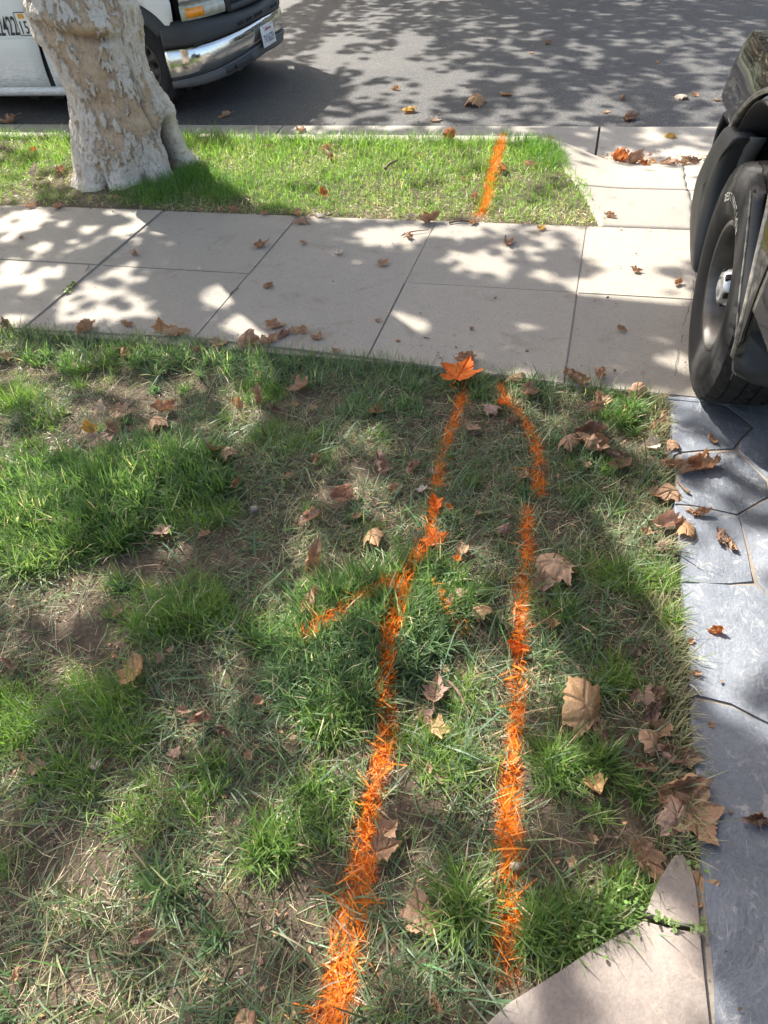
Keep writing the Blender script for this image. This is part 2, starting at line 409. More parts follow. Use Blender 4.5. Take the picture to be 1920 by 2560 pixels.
k = NT('headlamp'); M['headlamp'] = k.bsdf((0.62, 0.64, 0.64), 0.07, 0.75, coat=0.8, bump=k.noise(12, 3, 0.5), bs=0.35, bd=0.02)
M['black_print'] = simple('black_print', (0.018, 0.018, 0.02), 0.5)
M['white_print'] = simple('white_print', (0.62, 0.60, 0.55), 0.6, var=0.25, scale=60)
M['orange_print'] = simple('orange_print', (0.72, 0.36, 0.04), 0.5)
M['red_print'] = simple('red_print', (0.42, 0.05, 0.05), 0.5)
M['blue_print'] = simple('blue_print', (0.035, 0.05, 0.14), 0.5)
M['glass'] = NT('dark_glass').bsdf((0.012, 0.015, 0.016), 0.03, spec=0.6, coat=0.3)
M['stick'] = simple('twig', (0.15, 0.10, 0.07), 0.85, var=0.4, scale=60)
M['pebble'] = simple('pebble', (0.42, 0.34, 0.27), 0.7, var=0.3, scale=60)
M['chip'] = simple('wood_chip', (0.16, 0.11, 0.08), 0.85, var=0.5, scale=40)
M['weed'] = grassmat('weed', 0.3)

# ================================================================== the ground
ROADZ = -0.13
def lawn_z(x, y):
    z = -0.028 + 0.035 * (fbm(x * 2.3, y * 2.3, 3, 3) - 0.5) + 0.018 * (fbm(x * 11, y * 11, 8, 3) - 0.5)
    return z
def park_z(x, y):
    return -0.02 + 0.03 * (fbm(x * 2, y * 2, 23, 3) - 0.5) + 0.05 * np.exp(-((x + 3.15) ** 2 + (y - 4.55) ** 2) / 0.35)

# paint marks sprayed on the lawn, as lines on the ground
def gl(pts, z=-0.02): return [tuple(G(x, y, z)) for x, y in pts]
MARK_LONG_A = gl([(1000, 845), (990, 880), (975, 920), (955, 970), (945, 1050)])
MARK_LONG_B = gl([(942, 1085), (935, 1115), (930, 1150), (905, 1200), (880, 1250), (865, 1300), (850, 1360), (840, 1430), (835, 1500), (835, 1580), (825, 1640), (800, 1730), (785, 1820), (782, 1880), (768, 1950), (750, 2030), (745, 2090), (715, 2200), (700, 2260)])
MARK_BRANCH = gl([(862, 1262), (800, 1290), (740, 1330), (690, 1365), (662, 1382)])
MARK_SHORT_A = gl([(1080, 832), (1090, 862), (1130, 905), (1155, 950), (1165, 1000), (1162, 1060)])
MARK_SHORT_B = gl([(1140, 1095), (1140, 1150), (1142, 1200), (1132, 1250), (1130, 1290), (1120, 1350), (1120, 1420), (1120, 1500), (1112, 1570), (1108, 1630), (1100, 1720), (1098, 1800), (1102, 1870), (1102, 1950), (1096, 2030), (1093, 2085)])
MARK_SPOT = gl([(940, 1268), (958, 1300), (972, 1335), (1000, 1352)])
MARK_KERB = gl([(1087, 297), (1072, 350), (1060, 400), (1052, 440), (1040, 466)])
def mark_width(x, y):
    return 0.024 * (0.55 + 0.9 * fbm(x * 9, y * 9, 77, 3)) * (1 + .45 * (1 - sstep(.2, .9, y)))
def near(x, y, lines): return np.minimum.reduce([polydist(x, y, l) for l in lines])

# edge of the slate drive and the two pinkish flagstones
SLATE_EDGE = [(0.36, 2.40)] + [tuple(G(x, y)) for x, y in [(1447, 940), (1452, 1000), (1456, 1089), (1471, 1258), (1482, 1400), (1490, 1521), (1495, 1646), (1505, 1833), (1524, 1958), (1533, 2100), (1541, 2212)]] + [(0.42, 0.1), (0.42, -1.5)]
_se = np.array(SLATE_EDGE)
def slate_x(y): return np.interp(-np.asarray(y, float), -_se[:, 1], _se[:, 0])
FLAG_BIG = [tuple(G(x, y)) for x, y in [(1092, 2165), (1150, 2132), (1210, 2096), (1262, 2064), (1310, 2033), (1350, 2004), (1388, 1986), (1435, 2001), (1480, 2012), (1518, 2020), (1526, 2110), (1533, 2215)]] + [(0.40, 0.05), (0.25, -0.08), (0.0, 0.0), (-0.02, 0.25)]
FLAG_SMALL = [tuple(G(x, y)) for x, y in [(1455, 1846), (1440, 1868), (1427, 1893), (1410, 1926), (1392, 1976), (1430, 1989), (1470, 2000), (1512, 2000), (1509, 1958), (1500, 1905), (1492, 1871), (1474, 1846)]]
FLAG_CORNER = [tuple(G(x, y)) for x, y in [(1040, 2222), (1062, 2199), (1088, 2186), (1108, 2196), (1120, 2222)]] + [(-0.01, 0.20), (-0.09, 0.20)]

# big ground sheet out to the horizon
gm = gridmesh('ground', np.array([[(x, y, -0.45) for y in (-300, 0, 300)] for x in (-300, 0, 300)], float))
link('ground', gm, M['far_ground'], kind='structure')

# road
xs = np.linspace(-30, 14, 90); ys = np.concatenate([np.linspace(6.03, 11, 50), np.linspace(11.3, 15.6, 12)])
X, Y = np.meshgrid(xs, ys, indexing='ij')
Z = ROADZ - 0.005 + 0.05 * np.sin(np.clip((Y - 6.0) / 9.6, 0, 1) * math.pi) + 0.004 * (fbm(X * 1.5, Y * 1.5, 5, 3) - 0.5)
road = link('road', gridmesh('road', np.stack([X, Y, Z], -1)), M['asphalt'], kind='structure')
def road_z(x, y): return ROADZ - 0.005 + 0.05 * np.sin(np.clip((y - 6.0) / 9.6, 0, 1) * math.pi)

# gutter: sections of concrete pan with open joints
gut = link('gutter', box_mesh('gutter_bed', (-30, 5.30, -0.40), (14, 6.05, -0.16)), M['soil'], kind='structure')
gj = [-30, -21, -15, -11, -8.2, -5.2, -2.6, -0.03, 2.9, 6, 10, 14]
for a, b in zip(gj[:-1], gj[1:]):
    y = np.array([5.22, 5.40, 5.55, 5.75, 6.0, 6.035, 6.04])
    z = np.array([-0.150, -0.150, -0.146, -0.136, -0.122, -0.124, -0.20])
    xx = np.linspace(a + 0.008, b - 0.008, 12)
    P = np.array([[(x, yy, zz + 0.003 * (vnoise(x * 3, yy * 3, 4) - 0.5)) for yy, zz in zip(y, z)] for x in xx])
    P = np.concatenate([P[:1] - [0, 0, .12], P, P[-1:] - [0, 0, .12]])
    link('gutter_section', gridmesh('gutter_section', P, smooth=False), M['kerb_concrete'], gut)

# kerb beside the parkway, in cast sections
kerb = link('kerb', box_mesh('kerb_footing', (-30, 5.26, -0.42), (-0.45, 5.385, -0.06)), M['soil'], kind='structure')
kj = [-30, -20, -14, -9.5, -6.3, -3.4, -0.42]
for a, b in zip(kj[:-1], kj[1:]):
    link('kerb_section', box_mesh('kerb_section', (a + .004, 5.255, -0.3), (b - .004, 5.395, 0.002), 0.018), M['kerb_concrete'], kerb)

# driveway apron that dips to the gutter
_ge = np.array([G(x, y) for x, y in [(1310, 487), (1285, 440), (1262, 400), (1230, 360), (1200, 322), (1180, 300)]])
def apron_left(y): return np.interp(y, _ge[:, 1], _ge[:, 0]) - 0.03
def lip_z(x): return -0.115 * sstep(-0.42, 0.20, x)
def lip_y(x): return 5.40 - 0.16 * sstep(-0.45, 0.15, x)
def apron_z(x, y):
    t = np.clip((y - 4.0) / (lip_y(x) - 4.0), 0, 1.05)
    return lip_z(x) * (0.25 * t + 0.75 * t * t) 
ap = link('driveway_apron', box_mesh('apron_bed', (0.12, 3.93, -0.40), (6.0, 5.15, -0.17)), M['soil'], kind='structure')
def apron_slab(xl, xr, y0, y1, lip=False, nx=28, ny=22):
    rows = []
    g = 0.002
    for i in range(nx):
        u = i / (nx - 1); col = []
        for j in range(ny):
            v = j / (ny - 1)
            yb = y1
            x_ = xl(y0 + (y1 - y0) * v) + g + (xr(y0) - g - xl(y0 + (y1 - y0) * v) - g) * u
            if lip: yb = lip_y(x_)
            y = y0 + g + (yb - g - y0 - g) * v
            x = xl(min(y, 5.45)) + g + (xr(y) - 2 * g - xl(min(y, 5.45))) * u
            e = min(u, 1 - u) * (xr(y) - xl(min(y, 5.4))) ; e2 = min(v, 1 - v) * (yb - y0)
            z = float(apron_z(np.array(x), np.array(y)))
            if i in (0, nx - 1) or j == 0: z -= 0.006
            if j == ny - 1: z -= 0.012 if lip else 0.006
            col.append((x, y, z))
        col = [(col[0][0], col[0][1], col[0][2] - .12)] + col + [(col[-1][0], col[-1][1] + (.012 if lip else 0), col[-1][2] - .14)]
        rows.append(col)
    P = np.array(rows)
    P = np.concatenate([P[:1] - [0, 0, .14], P, P[-1:] - [0, 0, .14]])
    link('apron_slab', gridmesh('apron_slab', P), M['concrete'], ap)
cr = lambda y: 0.530 + 0.006 * math.sin(y * 9) + 0.004 * math.sin(y * 31)
apron_slab(lambda y: float(apron_left(y)), cr, 3.905, 4.54)
apron_slab(lambda y: float(apron_left(y)), cr, 4.54, 5.3, True, 40, 30)
for a, b in ((None, 2.0), (2.0, 3.6), (3.6, 5.6)):
    l = cr if a is None else (lambda y, a=a: a)
    apron_slab(l, (lambda y, b=b: b), 3.905, 4.54)
    apron_slab(l, (lambda y, b=b: b), 4.54, 5.3, True)

# sidewalk: two rows of scored slabs
sw = link('sidewalk', box_mesh('sidewalk_bed', (-14, 2.44, -0.35), (6.0, 3.895, -0.006)), M['mortar'], kind='structure')
sx = [-14, -11.9, -10.2, -8.5, -6.8, -5.98, -5.13, -4.27, -3.42, -2.57, -1.675, -0.84, -0.018, 0.83, 1.68, 2.53, 3.4, 4.3, 6.0]
yb = lambda x: np.interp(x, [-14, -2.6, -1.7, -0.85, -0.3, 0.36, 6], [2.44, 2.455, 2.50, 2.455, 2.40, 2.372, 2.372])
for i, (a, b) in enumerate(zip(sx[:-1], sx[1:])):
    ga = 0.009 if abs(a + 2.57) < .01 else 0.0016; gb = 0.009 if abs(b + 2.57) < .01 else 0.0016
    for (y0, y1) in ((None, 3.143), (3.143, 3.90)):
        bm = bmesh.new(); dz = random.uniform(-.003, .003)
        p0 = float(yb(a)) if y0 is None else y0 + .0014; p1 = float(yb(b)) if y0 is None else y0 + .0014
        q = [(a + ga, p0), (b - gb, p1), (b - gb, y1 - .0014), (a + ga, y1 - .0014)]
        lo = [bm.verts.new((x, y, -0.12)) for x, y in q]; hi = [bm.verts.new((x, y, dz)) for x, y in q]
        top = bm.faces.new(hi); bm.faces.new(lo[::-1])
        for n in range(4): bm.faces.new((lo[n], lo[(n + 1) % 4], hi[(n + 1) % 4], hi[n]))
        bmesh.ops.bevel(bm, geom=list(top.edges), offset=0.0035, segments=2, affect='EDGES')
        link('sidewalk_slab', bm_mesh('sidewalk_slab', bm, True, R(45)), M['concrete'], sw)
# the long crack across the slabs by the wheel: a jagged dark line standing open in the concrete
cp = [G(x, y) for x, y in [(1513, 505), (1507, 545), (1500, 600), (1492, 650), (1480, 690), (1474, 730), (1462, 770), (1457, 815)]]
pts = crom(cp, 60); V = []
for i, (x, y) in enumerate(pts):
    j = 0.006 * (vnoise(i * .9, 3.3, 2) - .5) * 2; wd = 0.0005 + 0.0009 * vnoise(i * .7, 1.1, 5)
    V += [(x + j - wd, y, 0.0045), (x + j + wd, y, 0.0045)]
F = np.array([(2 * i, 2 * i + 1, 2 * i + 3, 2 * i + 2) for i in range(59) if vnoise(i * .35, 9.2, 7) > 0.30])
link('crack', rawmesh('crack', V, [F], False), M['black_metal'], sw)

# parkway strip of earth
xs = np.linspace(-14, 0.14, 330); v = np.linspace(0, 1, 40)
P = np.zeros((len(xs), 40, 3))
for i, x in enumerate(xs):
    y1 = 5.262 if x < -0.42 else np.interp(x, _ge[::-1, 0], _ge[::-1, 1]) + .03
    y = 3.895 + (min(y1, 5.262) - 3.895) * v
    P[i, :, 0] = x; P[i, :, 1] = y
P[..., 2] = park_z(P[..., 0], P[..., 1])
pk = gridmesh('parkway_soil', P, attr={'paint': 0.5 * (1 - sstep(0.3, 1.2, near(P[..., 0].ravel(), P[..., 1].ravel(), [MARK_KERB]) / .045))})
link('parkway_soil', pk, M['soil'], kind='structure')

# lawn soil with clods
xs = np.concatenate([np.linspace(-8, -2.8, 50)[:-1], np.linspace(-2.8, 0.40, 290)]); ys = np.concatenate([np.linspace(-2.5, 0, 24)[:-1], np.linspace(0, 2.52, 230)])
X, Y = np.meshgrid(xs, ys, indexing='ij'); X = np.minimum(X, slate_x(Y) + 0.015)
f1, f2, cid = worley(X * 38, Y * 38, 3)
Z = lawn_z(X, Y) + 0.007 * np.clip(0.55 - f1, 0, 1) * (cid > .45) + 0.004 * (fbm(X * 60, Y * 60, 41, 2) - .5)
in_flag = inpoly(X, Y, FLAG_BIG) | inpoly(X, Y, FLAG_SMALL) | inpoly(X, Y, FLAG_CORNER)
Z = np.where(in_flag | ((X > slate_x(Y) - .05) & (Y < .62)), -0.009 + .3 * (Z + .028), Z)
W_ = mark_width(X, Y)
dm = near(X, Y, [MARK_LONG_A, MARK_LONG_B, MARK_SHORT_A, MARK_SHORT_B, MARK_SPOT]) / W_
dm = np.minimum(dm, polydist(X, Y, MARK_BRANCH) / W_ * 1.5)
paint = (1 - sstep(0.35, 1.35, dm)) * (0.45 + 0.75 * sstep(.3, .6, fbm(X * 14, Y * 14, 61, 3)))
link('lawn_soil', gridmesh('lawn_soil', np.stack([X, Y, Z], -1), attr={'paint': np.clip(paint, 0, 1).ravel()}), M['soil'], kind='structure')

# slate drive: irregular stones in mortar
dr = link('slate_drive', None) if False else link('slate_drive', solid_poly('mortar_bed', [(x + (.012 if y > .62 else -.03), y) for x, y in SLATE_EDGE[:-1]] + [(0.435, -3.0), (5.6, -3.0), (5.6, 2.366), (0.375, 2.366)][0:], -0.12, -0.0045), M['mortar'], kind='structure')
J = {k_: tuple(G(*p)) for k_, p in dict(a=(1446, 862), b=(1537, 867), c=(1568, 876), d=(1630, 923), e=(1596, 953), f=(1590, 972), g=(1471, 976), h=(1609, 989), i=(1662, 1040), j=(1456, 1089), k=(1534, 1098), l=(1593, 1112), m=(1662, 1074), n=(1599, 1116), o=(1609, 1158), p=(1627, 1230), q=(1634, 1261), r=(1471, 1258), s=(1577, 1262), t=(1668, 1292), u=(1578, 1521), v=(1665, 1568), w=(1490, 1505)).items()}
def E(y): return (float(slate_x(y)), y)
def stone_obj(pts, name='slate_stone', mat=None, inset=0.0045, z1=0.0, z0=-0.05):
    pts = np.array(pts, float); c = pts.mean(0)
    # subdivide the outline and roughen it
    out = []
    for a, b in zip(pts, np.roll(pts, -1, 0)):
        n = max(1, int(np.linalg.norm(b - a) / 0.05))
        for t in range(n): out.append(a + (b - a) * t / n)
    out = np.array(out); nb = np.roll(out, -1, 0) - np.roll(out, 1, 0); nb /= np.linalg.norm(nb, axis=1)[:, None] + 1e-9
    area = np.sum(pts[:, 0] * np.roll(pts[:, 1], -1) - pts[:, 1] * np.roll(pts[:, 0], -1))
    nrm = np.stack([nb[:, 1], -nb[:, 0]], 1) * (1 if area > 0 else -1)
    out = out - nrm * (inset + 0.016 * (fbm(out[:, 0] * 14, out[:, 1] * 14, 12, 3) - .5))[:, None]
    return link(name, solid_poly(name, out, z0, z1 + random.uniform(-.003, .003), 0.004), mat or M['slate'], dr)
stone_obj([E(2.36), J['a'], J['b'], J['c'], tuple(G(1640, 862)), (0.75, 2.36)], z1=.001)
stone_obj([J['a'], E(2.0), J['g'], J['f'], J['e'], J['d'], J['c'], J['b']])
stone_obj([J['g'], J['j'], J['k'], J['l'], J['m'], J['i'], J['h'], J['f']])
stone_obj([J['c'], J['d'], J['e'], J['f'], J['h'], J['i'], (1.02, 2.02), (0.98, 2.28), (0.75, 2.36), tuple(G(1640, 862))])
stone_obj([J['j'], E(1.6), J['r'], J['s'], J['q'], J['p'], J['o'], J['n'], J['l'], J['k']])
stone_obj([J['l'], J['n'], J['o'], J['p'], J['q'], J['t'], (0.78, 1.50), (0.85, 1.75), J['m']])
stone_obj([J['r'], J['w'], J['u'], J['v'], (0.72, 1.02), (0.74, 1.2), J['t'], J['q'], J['s']])
stone_obj([J['w']] + [E(y) for y in (0.9, 0.75, 0.6, 0.5, 0.4, 0.3)] + [(0.42, 0.02), (0.75, 0.0), (0.80, 0.5), (0.70, 0.98), J['v'], J['u']])
stone_obj([J['m'], (0.85, 1.75), (0.78, 1.5), (1.5, 1.4), (1.55, 1.9), (1.02, 2.02), J['i']])
stone_obj([(0.78, 1.50), J['t'], (0.74, 1.2), (0.72, 1.02), (1.45, 0.9), (1.5, 1.4)])
stone_obj([(0.72, 1.02), (0.70, 0.98), (0.80, 0.5), (1.5, 0.42), (1.45, 0.9)])
stone_obj([(0.98, 2.28), (1.02, 2.02), (1.55, 1.9), (1.6, 2.36), (0.75, 2.36)])
for (x0, y0, x1, y1) in [(0.43, -0.9, 1.2, 0.0), (1.2, -0.9, 2.2, 0.4), (1.5, 0.42, 2.4, 1.2), (1.52, 1.2, 2.5, 2.36), (2.4, 0.4, 3.4, 1.3), (2.5, 1.3, 3.5, 2.36), (0.43, -2.9, 1.4, -0.9), (1.4, -2.9, 2.6, -0.9), (2.2, -0.9, 3.4, 0.4)]:
    stone_obj([(x0, y0), (x1, y0), (x1, y1), (x0, y1)])
path = empty('stepping_path', kind='structure')
for pts in (FLAG_BIG, FLAG_SMALL, FLAG_CORNER):
    o = stone_obj(pts, 'flagstone', M['flagstone'], 0.003, 0.004, -0.06); o.parent = path
o.data.materials[0] = M['slate']

# ================================================================== street tree
TC = np.array([-3.15, 4.55]); TE = np.array([0.815, 0.58]); TN = np.array([-0.58, 0.815])
tree = empty('street_tree', (TC[0], TC[1], 0), label='large street tree with pale flaking bark growing in the parkway strip', cat='tree')
# half widths left and right as seen from the house, by height
zl = [-0.12, 0.0, 0.06, 0.154, 0.264, 0.399, 0.529, 0.609, 0.711, 0.776, 0.84, 0.956, 1.05, 1.25, 1.6, 2.1, 2.7]
wl = [0.42, 0.385, 0.36, 0.34, 0.306, 0.28, 0.252, 0.26, 0.269, 0.294, 0.323, 0.314, 0.298, 0.29, 0.30, 0.33, 0.38]
zr = [-0.12, 0.0, 0.051, 0.12, 0.181, 0.27, 0.353, 0.446, 0.586, 0.715, 0.834, 0.955, 1.05, 1.25, 1.6, 2.1, 2.7]
wr = [0.41, 0.395, 0.375, 0.365, 0.363, 0.356, 0.368, 0.315, 0.272, 0.268, 0.298, 0.289, 0.27, 0.25, 0.25, 0.24, 0.20]
zz = np.concatenate([np.linspace(-0.1, 1.15, 230), np.linspace(1.17, 2.6, 60)]); na = 420
aa = np.linspace(0, 2 * math.pi, na, endpoint=False)
A, Zg = np.meshgrid(aa, zz, indexing='ij')
L_ = np.interp(Zg, zl, wl); R_ = np.interp(Zg, zr, wr)
ca, sa = np.cos(A), np.sin(A)                        # ca along TE (right), sa along TN (away)
rx = np.where(ca > 0, R_, L_); ry = 0.30 + 0.06 * np.exp(-np.clip(Zg, 0, 9) / 0.08) + 0.0 * Zg
rr = 1 / np.sqrt((ca / rx) ** 2 + (sa / ry) ** 2)
def ang(a0, wdt): 
    d = (A - a0 + math.pi) % (2 * math.pi) - math.pi
    return np.exp(-(d / wdt) ** 2)
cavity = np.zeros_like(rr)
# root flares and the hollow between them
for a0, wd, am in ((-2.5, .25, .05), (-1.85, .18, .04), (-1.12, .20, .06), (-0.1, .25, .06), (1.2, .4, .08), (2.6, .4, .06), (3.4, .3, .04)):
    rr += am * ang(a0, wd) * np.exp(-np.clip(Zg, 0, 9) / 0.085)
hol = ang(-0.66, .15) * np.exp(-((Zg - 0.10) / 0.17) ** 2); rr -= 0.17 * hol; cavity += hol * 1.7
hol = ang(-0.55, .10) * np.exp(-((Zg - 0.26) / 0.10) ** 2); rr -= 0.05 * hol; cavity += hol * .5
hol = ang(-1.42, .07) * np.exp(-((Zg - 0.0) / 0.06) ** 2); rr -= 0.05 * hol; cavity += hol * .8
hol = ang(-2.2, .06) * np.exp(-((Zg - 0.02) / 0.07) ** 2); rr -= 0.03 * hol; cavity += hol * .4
# the burl on the right with a seam running up from it, a ledge at the top, a swelling on the left
rr += 0.035 * ang(-0.62, .22) * np.exp(-((Zg - 0.36) / 0.08) ** 2) + 0.03 * ang(-.95, .12) * np.exp(-((Zg - .16) / .10) ** 2)
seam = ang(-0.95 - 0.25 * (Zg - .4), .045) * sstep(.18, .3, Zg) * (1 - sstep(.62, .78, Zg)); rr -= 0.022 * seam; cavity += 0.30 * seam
rr += 0.02 * ang(-1.15 - .2 * (Zg - .4), .10) * sstep(.2, .35, Zg) * (1 - sstep(.6, .8, Zg))
ledge = Zg - (0.90 + 0.05 * np.sin(A * 2 + 1.0)); rr += 0.04 * np.exp(-((ledge - .04) / .05) ** 2) * (ang(-1.6, .7) + ang(-2.4, .5)) - 0.025 * np.exp(-((ledge + .03) / .025) ** 2) * ang(-1.6, .7)
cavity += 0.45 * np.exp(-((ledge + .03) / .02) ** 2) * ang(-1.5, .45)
ux, uy = A * 1.9, Zg * 6
rr += 0.045 * (fbm(A * 1.8, Zg * 4.5, 31, 3) - .5) + 0.026 * (fbm(A * 6, Zg * 13, 33, 3) - .5)
# flaking plates: raised scales with lifted edges over smooth under-bark
wx = A * 0.30 + 0.02 * fbm(A * 9, Zg * 20, 51, 3); wz = Zg * 0.62 + 0.025 * fbm(A * 8, Zg * 16, 52, 3)
f1, f2, cid = worley(wx * 36, wz * 24, 71); g1, g2, cid2 = worley(wx * 85, wz * 55, 75)
cover = 1.15 * (fbm(A * 1.5, Zg * 2.6, 81, 4) - .5) + .51 + 0.34 * (cid - .5) + 0.22 * (cid2 - .5) + 0.30 * np.exp(-np.clip(Zg, 0, 5) / .22) + 0.12 * sstep(-1.4, -.6, np.sin(A)) * 0
plate = sstep(0.43, 0.47, cover)
edge = sstep(0.0, 0.13, f2 - f1)
rr += plate * (0.006 + 0.005 * edge + 0.006 * cid + .003 * sstep(0, .15, g2 - g1))
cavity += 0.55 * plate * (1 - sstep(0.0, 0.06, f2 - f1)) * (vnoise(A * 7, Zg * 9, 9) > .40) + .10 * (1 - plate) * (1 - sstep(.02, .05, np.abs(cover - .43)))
P = np.stack([TC[0] + rr * (ca * TE[0] + sa * TN[0]) - 0.10 * np.clip(Zg - 1, 0, 9) ** 1.5, TC[1] + rr * (ca * TE[1] + sa * TN[1]), Zg], -1) - np.array([TC[0], TC[1], 0])
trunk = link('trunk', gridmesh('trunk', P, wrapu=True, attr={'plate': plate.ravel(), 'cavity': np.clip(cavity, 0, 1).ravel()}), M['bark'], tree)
# limbs
def limb(par, pts, r0, r1, m='bark'):
    p = crom(pts, 18); o = link('limb', tube('limb', p, np.linspace(r0, r1, 18), 12), M[m], par)
    for nm in ('plate',):
        a = o.data.attributes.new(nm, 'FLOAT', 'POINT'); a.data.foreach_set('value', np.full(len(o.data.vertices), .6, np.float32))
    return o
limb(tree, [(-0.15, 0, 2.2), (-0.6, 0.1, 3.2), (-1.3, 0.5, 4.6), (-2.2, 0.8, 6.4)], 0.24, 0.06)
limb(tree, [(-0.10, -0.05, 2.2), (0.1, -0.5, 3.4), (-0.1, -1.5, 4.7), (-0.4, -2.6, 6.0)], 0.20, 0.05)
limb(tree, [(-0.10, 0.05, 2.3), (0.4, 0.7, 3.6), (0.6, 1.6, 5.0), (0.7, 2.5, 6.4)], 0.18, 0.05)
limb(tree, [(-0.6, 0.1, 3.2), (-1.4, -0.6, 4.2), (-2.4, -1.2, 5.2), (-3.4, -1.6, 6.2)], 0.15, 0.04)
limb(tree, [(-1.3, 0.5, 4.6), (-2.2, 1.4, 5.4), (-3.2, 2.0, 6.3)], 0.12, 0.03)

# unseen crowns: leaf gaps shaped so sunlight falls on chosen ground patches
def pxell(x, y, rx, ry):
    c = G(x, y); ex = G(x + rx, y) - c; ey = G(x, y - ry) - c
    return c, np.linalg.inv(np.stack([ex, ey], 1)), max(np.linalg.norm(ex), 1e-3), max(np.linalg.norm(ey), 1e-3)
LIT = [  # sunlit openings on the sidewalk, lawn, drive: x, y, half width, half height, strength
    (472, 575, 24, 10, 1), (505, 580, 18, 8, 1), (540, 595, 24, 9, .9), (492, 632, 36, 15, 1), (585, 640, 34, 14, 1), (625, 667, 46, 20, 1), (550, 702, 52, 20, 1),
    (650, 634, 18, 9, 1), (692, 647, 15, 8, 1), (682, 665, 15, 8, 1), (700, 680, 18, 11, 1), (755, 652, 30, 12, 1), (762, 672, 22, 11, 1), (710, 705, 52, 15, 1), (785, 690, 30, 10, 1), (800, 662, 12, 8, 1),
    (876, 705, 24, 11, 1), (1146, 655, 30, 12, 1), (1174, 660, 24, 10, 1), (1211, 657, 22, 8, 1), (1149, 682, 40, 14, 1), (1314, 672, 46, 17, 1), (1344, 685, 24, 12, 1), (1419, 707, 34, 14, 1), (1439, 682, 46, 17, 1),
    (1379, 647, 42, 13, 1), (1279, 620, 42, 13, 1), (1461, 790, 26, 10, .8), (1240, 600, 60, 16, .8), (1430, 625, 50, 20, .7), (1320, 600, 80, 30, .5),
    (1030, 520, 190, 45, .86), (1160, 520, 260, 55, .93), (880, 500, 200, 28, .85), (1120, 570, 190, 38, .85), (1400, 500, 150, 70, 1), (1380, 420, 190, 75, 1), (1300, 560, 120, 40, .8),
    (70, 490, 90, 40, .7), (200, 490, 90, 35, .55), (40, 600, 60, 45, .5), (100, 560, 70, 40, .6), (285, 480, 60, 20, .6), (240, 600, 60, 30, .6), (215, 655, 95, 42, .95), (270, 560, 30, 20, .6), (30, 660, 40, 25, .6), (310, 690, 30, 14, .8),
    (60, 370, 90, 70, .6), (50, 310, 90, 40, .75), (160, 330, 40, 60, .5),
    (900, 370, 420, 85, .95), (650, 360, 220, 70, .96), (1100, 420, 160, 60, .95), (560, 340, 130, 45, .92), (880, 440, 260, 40, .9), (1180, 400, 100, 80, .95),
    (1000, 290, 420, 22, .9), (1400, 305, 200, 45, .88), (1250, 330, 120, 40, .8),
    (45, 1130, 75, 70, 1), (15, 1010, 50, 40, .9), (100, 870, 60, 30, .4), (140, 800, 80, 30, .6), (320, 835, 34, 24, .9), (735, 800, 40, 30, .9), (130, 1240, 90, 40, .7), (20, 800, 40, 40, .6),
    (1010, 1010, 28, 18, .8), (1290, 1240, 95, 70, .85), (1190, 1310, 70, 60, .85), (1340, 1140, 60, 40, .6), (1010, 1520, 75, 70, .85), (980, 1630, 95, 60, .85), (1050, 1700, 60, 50, .6), (310, 1510, 34, 28, .9), (20, 1570, 46, 50, 1), (230, 1560, 60, 40, .6),
    (80, 1840, 110, 90, .85), (370, 1745, 80, 40, .8), (210, 1850, 60, 60, .6), (140, 2110, 120, 60, 1), (40, 1745, 55, 45, .9), (300, 1740, 60, 30, .7), (860, 1290, 60, 40, .6), (480, 1860, 60, 40, .4), (850, 1560, 40, 40, .6),
    (1385, 1130, 50, 50, .6), (1420, 1300, 60, 60, .8), (1320, 1460, 40, 40, .7), (1180, 1400, 40, 40, .6),
    (1470, 1285, 36, 40, 1), (1540, 1225, 60, 30, .95), (1560, 1370, 140, 46, 1), (1462, 1120, 32, 28, 1), (1640, 1190, 34, 22, .9), (1650, 1390, 60, 34, .9), (1500, 970, 24, 12, .8), (1480, 1390, 50, 50, .8),
    (1400, 2080, 78, 66, 1), (1470, 2160, 30, 30, .5), (640, 1310, 40, 30, .4), (560, 860, 30, 30, .5), (690, 1530, 50, 40, .5), (600, 1790, 60, 40, .4), (380, 1090, 60, 40, .3)]
LITG = [pxell(l[0], l[1], l[2] * (1.22 if l[1] > 950 else 1), l[3] * (1.22 if l[1] > 950 and l[1] < 2000 else 1)) + (l[4], l[1] < 950) for l in LIT]
